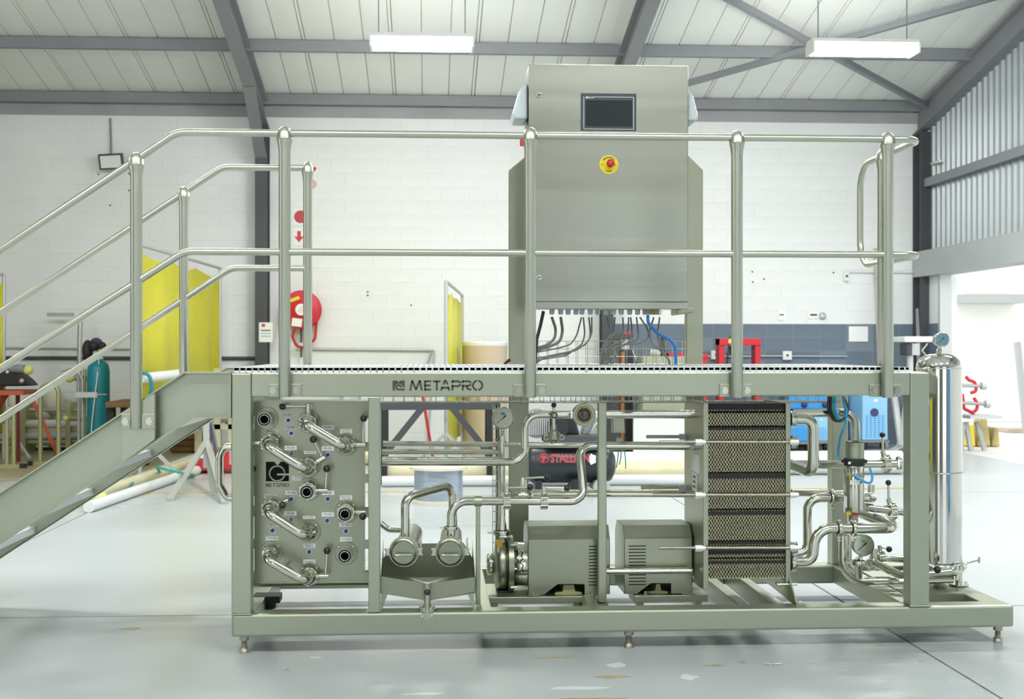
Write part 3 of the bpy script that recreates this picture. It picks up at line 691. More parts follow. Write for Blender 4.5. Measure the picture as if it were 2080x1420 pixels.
def gauge(c, r, label, stem_to=None, gname='pressure_gauge', m='polished'):
    c = V(c); t = thing(gname, c, label, 'pressure gauge')
    MB().lathe(c + V((0, .03, 0)), (0, -1, 0), [(0, r * .6), (.004, r * .92), (.012, r * .95), (.036, r * .95), (.036, r), (.036, r), (.046, r), (.048, r * .93), (.048, r * .93), (.044, r * .88)], 40).build('case', m, t)
    f = c + V((0, -.0125, 0)); d = MB().cyl(f, f + V((0, -.001, 0)), r * .90, 40).build('dial', 'dial', t)
    k = MB()
    for i in range(28):
        a = math.radians(-45 + 270 * i / 27); q = V((math.cos(a), 0, math.sin(a))); l = .12 if i % 5 else .2
        k.bar(f + q * r * .84 + V((0, -.0012, 0)), f + q * r * (.84 - l) + V((0, -.0012, 0)), r * .022, .0004, (0, 1, 0))
    k.build('scale_marks', 'print_dark', d, kind='stuff')
    MB().mm(f + V((-.18 * r, -.0016, .28 * r)), f + V((.18 * r, -.001, .52 * r))).build('emblem', 'hose_green', d)
    a = math.radians(222); q = V((math.cos(a), 0, math.sin(a)))
    nd = MB(); nd.bar(f + q * r * .7 + V((0, -.003, 0)), f - q * r * .3 + V((0, -.003, 0)), r * .05, .0006, (0, 1, 0)); nd.bar(f - q * r * .1 + V((0, -.003, 0)), f - q * r * .38 + V((0, -.003, 0)), r * .14, .0006, (0, 1, 0)); nd.cyl(f, f + V((0, -.005, 0)), r * .07, 10); nd.build('needle', 'print_dark', d)
    if stem_to is not None:
        e = V(stem_to); MB().lathe(c + V((0, .012, -r * .9)), e - (c + V((0, .012, -r * .9))), [(0, .010), ((e - c).length * .3, .010), ((e - c).length * .3, .014), ((e - c).length * .3, .014), ((e - c - V((0, 0, -r * .9))).length, .014)], 14).build('stem', m, t)
    return t
def pipe(label, pts, r, bend=.05, m='polished', name='process_pipe', cat='pipe', group=None, clamps=(), n=18, seg=9):
    o = MB().tube(pts, r, bend, n, seg).build(name, m); tag(o, label, cat, group)
    for (c, ax) in clamps: clampring(o, c, ax, r * 1.62)
    return o

# ================================================================ VALVE PANEL
YP = .16
pa, pb = P(513, 1200, YP), P(750, 815, YP)
vp = thing('valve_panel', ((pa.x + pb.x) / 2, YP, pa.z), 'upright stainless panel of ports, labels and blue sensors behind the left post', 'valve panel')
def slots(px0, px1, edges):
    return [(P(px0, a, YP).x, P(px1, b, YP).x, P(px0, b, YP).z, P(px0, a, YP).z) for a, b in edges]
cut = []
for a, b in ((846, 893), (914, 952), (980, 1027), (1049, 1094), (1115, 1160)): cut.append((P(508, a, YP).x, P(516.5, a, YP).x, P(512, b, YP).z, P(512, a, YP).z))
for a, b in ((850, 898), (917, 963), (981, 1030), (1051, 1096), (1115, 1163)): cut.append((P(741.5, a, YP).x, P(754, a, YP).x, P(745, b, YP).z, P(745, a, YP).z))
lg = (P(540, 978, YP).x, P(587, 978, YP).x, P(540, 978, YP).z, P(540, 938, YP).z)
cut.append(lg)
# sheet made as a grid of cells with the cut-outs left open, a folded top edge and a rolled lower edge
xs_ = sorted({pa.x, pb.x} | {v for c in cut for v in c[:2] if pa.x < v < pb.x}); zs_ = sorted({P(600, 1180, YP).z, pb.z} | {v for c in cut for v in c[2:]})
m = MB(); idx = {}
def gv(x, z, y):
    k = (round(x, 5), round(z, 5), y)
    if k not in idx: idx[k] = len(m.v); m.v.append(V((x, y, z)))
    return idx[k]
for i in range(len(xs_) - 1):
    for j in range(len(zs_) - 1):
        cx, cz = (xs_[i] + xs_[i + 1]) / 2, (zs_[j] + zs_[j + 1]) / 2
        if any(c[0] < cx < c[1] and c[2] < cz < c[3] for c in cut): continue
        for y in (YP, YP + .003):
            m.f.append((gv(xs_[i], zs_[j], y), gv(xs_[i + 1], zs_[j], y), gv(xs_[i + 1], zs_[j + 1], y), gv(xs_[i], zs_[j + 1], y))); m.sm.append(False)
roll = [(YP, P(600, 1180, YP).z)] + [(YP + .03 - .03 * math.cos(math.radians(a)), P(600, 1180, YP).z - .03 * math.sin(math.radians(a))) for a in range(15, 91, 15)] + [(YP + .25, P(600, 1180, YP).z - .03)]
n = len(roll); m.add([(pa.x, y, z) for y, z in roll] + [(pb.x, y, z) for y, z in roll], [(i, i + 1, n + i + 1, n + i) for i in range(n - 1)], True)
m.add([(pa.x, YP, pb.z), (pb.x, YP, pb.z), (pb.x, YP + .08, pb.z + .004), (pa.x, YP + .08, pb.z + .004)], [(0, 1, 2, 3)])
pan = m.build('panel_sheet', 'sheet', vp)
# ringed emblem in the square cut-out, maker's name under it
lc = P(563, 962, YP); lr = S(15, YP)
mb = MB(); mb.torus(lc, (0, 1, 0), lr, .004, 28, 6); mb.mm(lc + V((0, -.002, -.008)), lc + V((S(24, YP), .003, 0))); mb.build('emblem', 'sheet', pan)
mb = MB(); mb.prism([V((lg[0] + (lg[1] - lg[0]) * u, YP + .001, lg[3])) for u in (.36, .64)] + [V((lg[0] + (lg[1] - lg[0]) * .5, YP + .001, lg[3] - .018))], (0, .002, 0)); mb.build('emblem', 'sheet', pan)
zl0p, zl1p = P(563, 989, YP).z, P(563, 981.5, YP).z
for i, ch in enumerate('METAPRO'):
    mb = MB(); x0 = P(540 + i * 6.8, 985, YP).x; sv = []
    for stq in G[ch]: sv.append(stq)
    w_ = S(6.0, YP)
    for stq in sv:
        pts = [V((x0 + u * w_, YP - .0008, zl0p + v * (zl1p - zl0p))) for u, v in stq]
        for q in range(len(pts) - 1):
            d_ = (pts[q + 1] - pts[q]).normalized(); nn = V((-d_.z, 0, d_.x)) * .0014
            mb.prism([pts[q] + nn, pts[q + 1] + nn, pts[q + 1] - nn, pts[q] - nn], (0, .001, 0))
    mb.build('lettering', 'cutout_shade', pan)  # dark strokes paint the shade inside the cut-through name
# stick-on labels
def sticker(px, py, w, h, lines):
    c = P(px, py, YP); lb = MB().mm(c + V((-S(w, YP) / 2, -.0012, -S(h, YP) / 2)), c + V((S(w, YP) / 2, 0, S(h, YP) / 2))).build('sticker', 'label_white', vp)
    k = len(lines)
    for i, s in enumerate(lines):
        text(s, S(6.2 if k == 1 and s.startswith('PX') else 4.6, YP), c + V((0, -.0014, S((k - 1) * 1.9 - i * 3.8, YP))), 'print_dark', lb, ext=.0001, width=S(w, YP) * (.62 if s.startswith('PX') else .8))
for nm, px, py in (('PX-201', 584.5, 842.5), ('PX-202', 591, 868), ('PX-203', 666, 868), ('PX-204', 590.5, 910), ('PX-205', 666, 911), ('PX-206', 592, 1001), ('PX-207', 666.5, 1001), ('PX-208', 590, 1043), ('PX-209', 666, 1045), ('PX-210', 555, 1066), ('PX-211', 701.5, 1066), ('PX-212', 628.5, 1108.5)): sticker(px, py, 24.5, 9, [nm])
for ls, px, py, h in ((['TO COLD', 'SYRUP TANK'], 552, 878.5, 9.5), (['TO HOT', 'SYRUP TANK'], 703, 876, 9.5), (['FROM COLD', 'SYRUP TANK'], 549.5, 1009, 9.5), (['FROM HOT', 'SYRUP TANK'], 703, 1011, 9.5), (['BRIX RETURN'], 630, 919, 6), (['BRIX SUPPLY'], 628, 1051, 6), (['CIRCULATING', 'LOOP'], 606, 971.5, 9), (['CIP RETURN'], 552.5, 1093.5, 8), (['CIP RETURN'], 703, 1095.5, 9), (['CIP SUPPLY'], 628.5, 1141, 9), ([''], 626, 827, 9)): sticker(px, py, 24.5, h, [l for l in ls if l])
# blue-faced proximity sensors
for i, (px, py) in enumerate(((586, 853.5), (592, 880), (667, 881), (592, 921), (666, 923.5), (592, 1013.5), (666, 1013), (591, 1055), (665, 1057), (554, 1077), (703, 1078.5), (628.5, 1120.5))):
    c = P(px, py, YP); sn = MB(); sn.hexn(c, c + V((0, -.006, 0)), S(5.6, YP)); sn = sn.build('sensor_nut', 'zinc', vp)
    MB().cyl(c + V((0, -.006, 0)), c + V((0, -.013, 0)), S(4.0, YP), 18).build('sensor_face', 'sensor_blue', sn)
# ports: flange with four screws, stub, gasketed ferrule
def port(px, py, open_=True, L=.085, fr_=23):
    c = P(px, py, YP); f = MB(); R0 = S(fr_, YP)
    f.lathe(c, (0, -1, 0), [(0, R0), (.006, R0), (.007, R0 * .97)], 36); f = f.build('flange', 'sheet', vp)
    for a in (40, 140, 220, 320):
        q = c + V((math.cos(math.radians(a)) * R0 * .8, -.007, math.sin(math.radians(a)) * R0 * .8)); MB().sphere(q, .0055, 10, 6).build('screw', 'chrome', f)
    r = S(8.6, YP); ro = S(13.6, YP); b = MB()
    b.lathe(c, (0, -1, 0), [(0, r * 1.12), (L - .016, r * 1.12), (L - .012, ro * .94), (L - .008, ro), (L, ro), (L, ro), (L, ro * .95)], 32, caps=False); b.build('stub', 'polished', vp)
    e = c + V((0, -L, 0))
    if open_:
        MB().lathe(e, (0, -1, 0), [(.0, ro * .95), (.0015, ro * .93), (.0015, ro * .93), (.0015, r * 1.08), (.0015, r * 1.08), (-.002, r * 1.05)], 32, caps=False).build('gasket', 'gasket', vp)
        MB().lathe(e, (0, 1, 0), [(-.002, r * 1.1), (-.002, r * .95), (-.002, r * .95), (.07, r * .95), (.07, .001)], 28, caps=False).build('bore', 'black_matt', vp)
        MB().torus(e + V((0, -.0015, 0)), (0, 1, 0), r * 1.03, .0018, 32, 6).build('bore_lip', 'chrome', vp)
    return c
port(542, 850); port(703, 1123)
vs_ = {}
for k, (px, py) in dict(B=(628, 857), C=(704, 902), D=(552, 899), E=(628, 946), F=(628, 994), G=(553, 1031), H=(628, 1079), I=(704, 1038), J=(551, 1122), K=(629, 1166)).items():
    vs_[k] = port(px, py, open_=False, L=.05)
# small brackets of the sensors behind the swing bends
for a, b in (((592, 921), (580, 928)), ((591, 1055), (581, 1063)), ((588, 1142), (580, 1150)), ((667, 881), (661, 884))):
    A, B = P(*a, YP - .01), P(*b, YP - .03); MB().cyl(A, B, .004, 8).build('sensor_lead', 'rod', vp)
rv = S(17, .1)
VAL = [('B', (0, 0, 1), (-1, 0, 0), 'butterfly valve at the panel top with its lever pointing left'), ('C', (1, 0, 0), (.04, 0, 1), 'butterfly valve at the panel upper right with its lever up'),
       ('D', (-1, 0, .02), (0, 0, -1), 'butterfly valve at the panel upper left with its lever hanging down'), ('E', (.9, 0, .5), (-.45, 0, .9), 'butterfly valve at mid panel with its lever leaning up left'),
       ('F', (1, 0, 0), (.08, 0, 1), 'open-ended butterfly valve at panel centre with upright lever'), ('G', (.9, 0, .45), (-.1, -1, -.1), 'butterfly valve at panel left with its lever towards the viewer'),
       ('I', (1, 0, 0), (.05, -1, -.1), 'open-ended butterfly valve at panel right with lever towards the viewer'), ('K', (1, 0, 0), (.06, 0, 1), 'butterfly valve at the panel bottom with its lever up')]
for k, sd_, hd_, lab in VAL:
    c = vs_[k] + V((0, -.058, 0)); long_ = .105 if abs(hd_[1]) < .5 else .07
    hl = {'B': .098, 'C': .105, 'D': .10, 'E': .082, 'F': .085, 'K': .10}.get(k, .06)
    t = butterfly('butterfly_valve', c, (0, 1, 0), sd_, hd_, rv, hl, lab, group='levered valves on the panel', sl=S(24 if k != 'B' else 22, .1), ringw=.032)
    if k in 'FI':
        r = S(8.6, YP); ro = S(13.8, YP); e = c + V((0, -.05, 0)); b = MB(); b.lathe(c + V((0, -.016, 0)), (0, -1, 0), [(0, r * 1.15), (.014, r * 1.15), (.022, ro * .95), (.026, ro), (.034, ro), (.034, ro), (.034, ro * .95)], 32, caps=False); b.build('ferrule', 'polished', t)
        MB().lathe(e, (0, -1, 0), [(.0, ro * .95), (.0015, ro * .93), (.0015, ro * .93), (.0015, r * 1.08), (.0015, r * 1.08), (-.002, r * 1.05)], 32, caps=False).build('gasket', 'gasket', t)
        MB().lathe(e, (0, 1, 0), [(-.002, r * 1.1), (-.002, r * .95), (-.002, r * .95), (.05, r * .95), (.05, .001)], 28, caps=False).build('bore', 'black_matt', t)
        MB().torus(e + V((0, -.0015, 0)), (0, 1, 0), r * 1.03, .0018, 32, 6).build('bore_lip', 'chrome', t)
# swing bends
for i, (a, b, lab) in enumerate((('B', 'C', 'topmost polished swing bend joining two panel ports'), ('D', 'E', 'second polished swing bend from the top of the panel'), ('G', 'H', 'third polished swing bend from the top of the panel'), ('J', 'K', 'lowest polished swing bend on the panel'))):
    A, B = vs_[a], vs_[b]; ya = A.y - (.075 if a != 'J' else .05); yb = B.y - (.075 if b not in 'H' else .05); yo = YP - .165
    pts = [V((A.x, ya, A.z)), V((A.x, yo, A.z)), V((B.x, yo, B.z)), V((B.x, yb, B.z))]
    o = MB().tube(pts, S(9.6, .0), .042, 22, 12).build('swing_bend', 'polished'); tag(o, lab, 'pipe bend', 'swing bends on the panel')
    for q, y in ((A, ya), (B, yb)):
        f = MB(); f.lathe(V((q.x, y + .004, q.z)), (0, -1, 0), [(0, S(15.5, YP)), (.006, S(16, YP)), (.010, S(15, YP)), (.014, S(11, YP)), (.02, S(10, YP))], 30); f.build('ferrule', 'polished', o)

# ================================================================ STRAINERS AND DRIP TRAY
TY0, TY1 = .05, .40
tr = thing('drip_tray', (P(868, 1200, .2).x, .2, ZB1), 'folded stainless drip tray with V-shaped floor under the strainers', 'drip tray')
fL, fM1, fM2, fR = P(772, 1171, TY0), P(861, 1184, TY0), P(875, 1184, TY0), P(966, 1173, TY0)
bL, bM, bR = P(773, 1205, TY0), P(868, 1220, TY0), P(966, 1206, TY0)
kL, kR = P(790, 1104, TY1), P(953, 1103, TY1); kL2, kR2 = P(779, 1150, TY1), P(963, 1152, TY1)
xL, xRr = fL.x, fR.x
m = MB(); m.prism([fL, fM1, fM2, fR, V((xRr, TY0, bR.z)), bM, V((xL, TY0, bL.z))], (0, .003, 0)); m.build('front_lip', 'sheet', tr)
zb0, zbM = bL.z, bM.z
for a, b in ((xL, bM.x), (xRr, bM.x)):
    m = MB(); m.add([(a, TY0, zb0 + .002), (b, TY0, zbM + .002), (b, TY1, zbM + .012), (a, TY1, zb0 + .03), (a, TY0, zb0 - .001), (b, TY0, zbM - .001), (b, TY1, zbM + .009), (a, TY1, zb0 + .027)], [(0, 1, 2, 3), (4, 5, 6, 7), (0, 1, 5, 4), (1, 2, 6, 5), (2, 3, 7, 6), (3, 0, 4, 7)]); m.build('tray_floor', 'sheet', tr)
for x in (xL, xRr):
    s = -1 if x == xL else 1; m = MB(); m.prism([(x, TY0, fL.z), (x, TY1, fL.z + .10), (x, TY1, zb0), (x, TY0, zb0)], (-s * .003, 0, 0)); m.build('tray_side', 'sheet', tr)
m = MB(); zk = P(868, 1104, TY1).z; m.prism([(xL, TY1, zb0), (xRr, TY1, zb0), (xRr, TY1, zk - .07), (xRr - .04, TY1, zk), (xL + .04, TY1, zk), (xL, TY1, zk - .07)], (0, .003, 0)); m.build('back_sheet', 'sheet', tr)
for px in (774, 963):
    x = P(px, 1200, TY0).x; s = 1 if px < 800 else -1
    MB().prism([(x, TY0 + .004, zb0), (x + s * .03, TY0 + .004, zb0), (x + s * .004, TY0 + .004, ZB1), (x, TY0 + .004, ZB1)], (0, .05, 0)).build('tray_leg', 'satin', tr)
# outlet with drain valve
ox = P(868, 1200, .0); oy = TY0 - .022
MB().cyl((ox.x, oy, P(868, 1184, oy).z), (ox.x, oy, P(868, 1240, oy).z), S(6.7, oy), 18).build('outlet_pipe', 'satin', tr)
c = V((ox.x, oy, P(868, 1243, oy).z))
dv = thing('drain_valve', c, 'small drain valve with black ball lever below the drip tray', 'valve', 'levered valves')
m = MB(); R0 = S(18, oy); m.lathe(c + V((0, 0, .016)), (0, 0, -1), [(0, R0 * .6), (0, R0), (0, R0), (.012, R0 * 1.0), (.013, R0 * .9), (.019, R0 * .9), (.02, R0 * .98), (.032, R0 * .98), (.032, R0 * .98), (.032, R0 * .5)], 26); m.build('valve_body', 'polished', dv)
for a in range(0, 360, 60):
    q = c + V((R0 * .8 * math.cos(math.radians(a)), R0 * .8 * math.sin(math.radians(a)), .016)); MB().hexn(q, q + V((0, 0, .008)), .006).build('body_bolt', 'polished', dv)
q = c + V((0, -R0 * .9, -.002)); MB().cyl(q, q + V((0, -.03, 0)), S(7, oy), 18).build('stem', 'polished', dv)
q = q + V((0, -.022, 0)); tip = V((q.x, q.y, P(868, 1203, q.y).z)); lv = MB().cyl(q, tip, .005, 12).build('lever', 'polished', dv); knob(lv, tip, S(6.6, oy))
# strainers
for i, (px, py, bx, by) in enumerate(((820.5, 1121, 838, 1082), (914.5, 1121, 917, 1084))):
    Y0 = .10; c = P(px, py, Y0); e = P(bx, by, .46); ax = (e - c).normalized()
    s = thing('inline_strainer', c, ['left stainless strainer drum with clamped round cover above the tray', 'right stainless strainer drum with clamped round cover above the tray'][i], 'strainer', 'strainers above the drip tray')
    r = S(28, Y0)
    MB().lathe(c, ax, [(0, r * .86), (.03, r * .86), ((e - c).length - .02, r * .80), ((e - c).length - .004, r * .72), ((e - c).length, r * .5)], 36).build('drum', 'sheet', s)
    cv = MB(); cv.lathe(c, -ax, [(-.012, r * .9), (-.012, r * 1.02), (-.012, r * 1.02), (0, r * 1.06), (.008, r * 1.02), (.008, r * 1.02), (.010, r * .93), (.015, r * .86), (.020, r * .80), (.020, r * .80), (.020, .001)], 44, caps=False); cv = cv.build('cover', 'sheet', s)
    clampring(s, c + ax * .006, ax, r * 1.10, .02, wing=False)
    f = c - ax * .022; hz = -.006
    MB().tube([f + V((-r * .62, .004, hz)), f + V((-r * .62, -.022, hz)), f + V((r * .62, -.022, hz)), f + V((r * .62, .004, hz))], .0055, .008, 10, 5).build('handle', 'chrome', cv)
    for sx in (-1, 1):
        q = c + V((sx * r * 1.16, .0, 0)); MB().box(q, (.018, .022, .03)).build('clamp_lug', 'polished', s, bevel=.003)
        for zz in (-1, 1): MB().sphere(q + V((sx * .008, -.01, zz * .012)), .006, 10, 6).build('lug_nut', 'polished', s)
    q = c + V((r * 1.22, 0, .015)); MB().cyl(q, q + V((0, 0, .03)), .004, 8).build('clamp_screw', 'polished', s); MB().box(q + V((0, 0, .036)), (.006, .004, .018), R=Matrix.Rotation(.35, 3, 'Y')).build('wing_nut', 'polished', s)
YPp = .17
pipe('polished pipe rising from the left strainer and sloping over to the rear', [P(823, 1096, YPp), P(823, 1010, YPp), P(918, 984, .36), P(921, 1082, .36)], S(9, YPp), .05)
pt = [P(916, 1096, YPp), P(916, 1018, YPp), P(1187, 1018, YPp), P(1176, 905, .30), P(1440, 906, .30)]
pipe('polished pipe from the right strainer past two valves to the plate pack', pt, S(8.6, YPp), [0, .07, .06, .055, 0], clamps=[(P(916, 1072, YPp), (0, 0, 1))])
# pipe prop
o = MB(); x = P(971, 1100, YPp); o.mm((x.x - S(4.6, YPp), YPp - .01, ZB1), (x.x + S(4.6, YPp), YPp + .01, P(971, 1026, YPp).z)); o = o.build('pipe_prop', 'satin', bevel=.004); tag(o, 'slim square steel prop under the strainer outlet pipe', 'prop')
cc = P(971, 1018, YPp); MB().lathe(cc + V((-.016, 0, 0)), (1, 0, 0), [(0, S(9, YPp)), (0, S(10.6, YPp)), (0, S(10.6, YPp)), (.032, S(10.6, YPp)), (.032, S(10.6, YPp)), (.032, S(9, YPp))], 24, caps=False).build('saddle', 'satin', o)
butterfly('butterfly_valve', P(1029, 1018, YPp), (1, 0, 0), (0, 0, 1), (1, 0, .02), S(15, YPp), S(44, YPp), 'butterfly valve on the strainer pipe, above the first pump inlet', group='levered valves', sl=S(17, YPp), nub=S(6.8, YPp))
butterfly('butterfly_valve', P(1105, 1018, YPp), (1, 0, 0), (0, 0, 1), (1, 0, -.02), S(15, YPp), S(43, YPp), 'butterfly valve on the strainer pipe, above the first motor cover', group='levered valves', sl=S(17, YPp), nub=S(6.8, YPp))
# sampling valve behind
q = P(1062, 1010, .34); t = thing('check_valve', q, 'hexagonal polished check valve behind the strainer pipe', 'valve')
MB().lathe(q, (0, 0, 1), [(-.03, .02), (-.02, .045), (0, .05), (.02, .045), (.05, .018), (.05, .018), (.09, .014)], 16).build('valve_body', 'polished', t)
q2 = q + V((0, 0, .085)); lv = MB().cyl(q2, q2 + V((.10, 0, .004)), .005, 10).build('lever', 'polished', t); knob(lv, q2 + V((.11, 0, .004)), .0145)

# ================================================================ PLATE HEAT EXCHANGER
HY0, HY1 = .14, .50
hx = thing('plate_heat_exchanger', (P(1520, 1200, .3).x, .3, ZB1), 'plate heat exchanger with stack of thin zigzag plates between two frame plates', 'heat exchanger')
hl0, hl1 = P(1428.5, 900, HY0).x, P(1439, 900, HY0).x; hr0, hr1 = P(1596, 900, HY0).x, P(1606, 900, HY0).x
zt, zbp = P(1430, 818, HY0).z, P(1430, 1197, HY0).z
MB().prism([(hl0, HY0, zt), (hl0, HY1, zt), (hl0, HY1, zbp + .06), (hl0, HY0 + .10, zbp - .01), (hl0, HY0, zbp)], (hl1 - hl0, 0, 0)).build('pressure_plate', 'sheet', hx, bevel=.003)
MB().mm((hr0, HY0, P(1600, 1183, HY0).z), (hr1, HY1, P(1600, 818, HY0).z)).build('frame_plate', 'sheet', hx, bevel=.003)
# the pack: thin corrugated plates, black gaskets between
z0p, z1p = P(1520, 1177, HY0).z, P(1520, 820, HY0).z
NPL = 52; pitch = (hr0 - hl1) / NPL
def plate_mesh(ph):
    m = MB(); nseg = 2 * 36; amp = pitch * .24; t = .0016; vs = []
    for i in range(nseg + 1):
        z = z0p + (z1p - z0p) * i / nseg; u = i / nseg; dx = amp * (1 if (i + ph) % 2 else -1)
        # the outer flange of the plate sits back at the gasket grooves
        py = PPY + (CAM.z - z) * FPX / 5.35
        back = 0.0
        for a, b in ((820, 838), (868, 876), (962, 974), (1040, 1050), (1103, 1108), (1118, 1128), (1140, 1152)):
            if a < py < b: back = .012
        for y, xx in ((HY0 + .012 + back, dx), (HY0 + .05, 0.0)):
            vs += [V((xx - t / 2, y, z)), V((xx + t / 2, y, z))]
    fs = []
    for i in range(nseg):
        o = 4 * i; fs += [(o, o + 1, o + 5, o + 4), (o, o + 4, o + 6, o + 2), (o + 1, o + 3, o + 7, o + 5)]
    me = bpy.data.meshes.new('plate'); me.from_pydata([v for v in vs], [], fs); me.materials.append(MATS['plate_steel']); return me
pm = [plate_mesh(0), plate_mesh(1)]
for i in range(NPL):
    inst(pm[i % 2], 'plate', hx, (hl1 + pitch * (i + .5), 0, 0))
MB().mm((hl1, HY0 + .032, z0p + .004), (hr0, HY1 - .03, z1p - .004)).build('gasket_pack', 'gasket', hx)
for a, b in ((820, 833), (868, 876), (962, 974), (1040, 1051), (1103, 1108), (1117, 1130), (1141, 1153)):
    MB().mm((hl1, HY0 + .0155, P(1520, b, HY0).z), (hr0, HY0 + .034, P(1520, a, HY0).z)).build('gasket_band', 'gasket', hx)
# carrying bars and end column
col0 = P(1215.5, 900, .26).x; col1 = P(1232.5, 900, .26).x
MB().mm((col0, .26, P(1222, 1230, .26).z if P(1222, 1230, .26).z > ZB1 - .02 else ZB1 - .02), (col1, .30, P(1222, 818, .26).z)).build('support_column', 'satin', hx, bevel=.005)
MB().mm((col0 - .005, .245, P(1222, 1234, .26).z), (col1 + .005, .31, P(1222, 1226, .26).z)).build('column_foot', 'satin', hx)
MB().cyl((col1 - .01, .28, P(1320, 841, .28).z), (hr0, .28, P(1320, 841, .28).z), S(8, .28), 18).build('carrying_bar', 'polished', hx)
MB().cyl((col1 - .01, .28, P(1320, 1160, .28).z), (hl0 - .02, .28, P(1320, 1160, .28).z), S(6.3, .28), 18).build('guide_bar', 'polished', hx)
# tie bolts with white caps
def tie(py, x0, x1, Y, front=True, nut=1412):
    z = P(1500, py, Y).z; b = MB().cyl(P(x0, py, Y), P(x1, py, Y), S(3.4, Y), 12).build('tie_bolt', 'rod', hx)
    nx = P(nut, py, Y).x; MB().hexn((nx, Y, z), (nx + S(14, Y), Y, z), S(7, Y)).build('bolt_nut', 'white_nut', b)
    MB().cyl((nx + S(14, Y), Y, z), (nx + S(21, Y), Y, z), S(5.4, Y), 14).build('washer', 'white_nut', b)
    if front:
        q = P(1604, py, Y); MB().cyl(q, q + V((S(10, Y), 0, 0)), S(6, Y), 14).build('bolt_cap', 'white_nut', b); MB().hexn(q + V((S(10, Y), 0, 0)), q + V((S(18, Y), 0, 0)), S(5.4, Y)).build('bolt_nut', 'white_nut', b)
YT = HY0 - .012
for py, x0 in ((898, 1340), (1005.5, 1327), (1113, 1337)): tie(py, x0, 1612, YT)
for py, x0, nut in ((887, 1313, 1380), (990, 1302, 1379), (1091, 1312, 1378), (1176, 1308, 1393)): tie(py, x0, 1425, HY1 + .012, False, nut)
# nameplate and warning label
yl = lambda px, py: PXW(px, py, hl0 - .001)
A, B = PXW(1404, 920, hl0 - .001), PXW(1420, 1000, hl0 - .001)
MB().mm((hl0 - .001, A.y, P(1410, 955, A.y).z), (hl0, B.y, P(1410, 920, A.y).z)).build('name_plate', 'galv_deck', hx)
A, B = PXW(1406, 962, hl0 - .001), PXW(1415, 962, hl0 - .001); lb = MB().mm((hl0 - .0012, A.y, P(1410, 1000, B.y).z), (hl0, B.y, P(1410, 962, B.y).z)).build('sticker', 'label_white', hx)
m = MB()
for k in range(3): zc = P(1410, 990 - k * 10, B.y).z; m.prism([(hl0 - .0016, A.y - .012, zc - .006), (hl0 - .0016, B.y + .012, zc - .006), (hl0 - .0016, (A.y + B.y) / 2, zc + .008)], (.0004, 0, 0))
m.build('lettering', 'print_dark', lb)
# feet brackets on the beam
fx = P(1600, 1180, HY0).x
MB().prism([(fx - .10, HY0 + .02, P(1600, 1183, HY0).z + .005), (fx + .012, HY0 + .02, P(1600, 1183, HY0).z + .005), (fx + .028, HY0 + .02, ZB1 + .01), (fx + .01, HY0 + .02, ZB1)], (0, .006, 0)).build('foot_bracket', 'sheet', hx)
MB().mm((fx + .006, .03, ZB1), (fx + .045, HY0 + .03, ZB1 + .006)).build('foot_plate', 'sheet', hx)
MB().prism([(fx + .012, .05, ZB1 + .004), (fx + .012, HY0 + .04, ZB1 + .004), (fx + .004, HY0 + .06, ZB1 + .12), (fx + .004, HY0 + .01, ZB1 + .12)], (.006, 0, 0)).build('foot_bracket', 'sheet', hx)
c = V((fx + .03, .055, ZB1 + .006)); MB().hexn(c, c + V((0, 0, .01)), .011).build('bolt', 'zinc', hx)
c = P(1592, 1187, HY0 - .0); MB().cyl(c + V((-.03, 0, 0)), c + V((.06, 0, 0)), .006, 10).build('bolt', 'zinc', hx)
# unions on the right-hand frame plate
for py, Y, rr_ in ((851, HY0 + .08, 17), (1141, HY0 + .08, 20), (838, HY0 + .3, 15)):
    q = P(1606, py, Y); q.x = hr1; u = MB(); u.lathe(q, (1, 0, 0), [(0, S(rr_, Y)), (.02, S(rr_, Y)), (.02, S(rr_ * .8, Y)), (.02, S(rr_ * .8, Y))], 24); u = u.build('nozzle_gasket', 'gasket', hx)
    MB().lathe(q + V((.02, 0, 0)), (1, 0, 0), [(0, S(rr_ * .95, Y)), (.004, S(rr_, Y)), (.022, S(rr_, Y)), (.026, S(rr_ * .8, Y))], 12).build('union_nut', 'chrome', hx)
for py in (898, 1113):
    q = P(1606, py, HY0 + .03); q.x = hr1 + .004; MB().lathe(q, (1, 0, 0), [(0, S(11, .15)), (.004, S(13, .15)), (.03, S(13, .15)), (.034, S(10, .15))], 20).build('bolt_cap', 'chrome', hx)

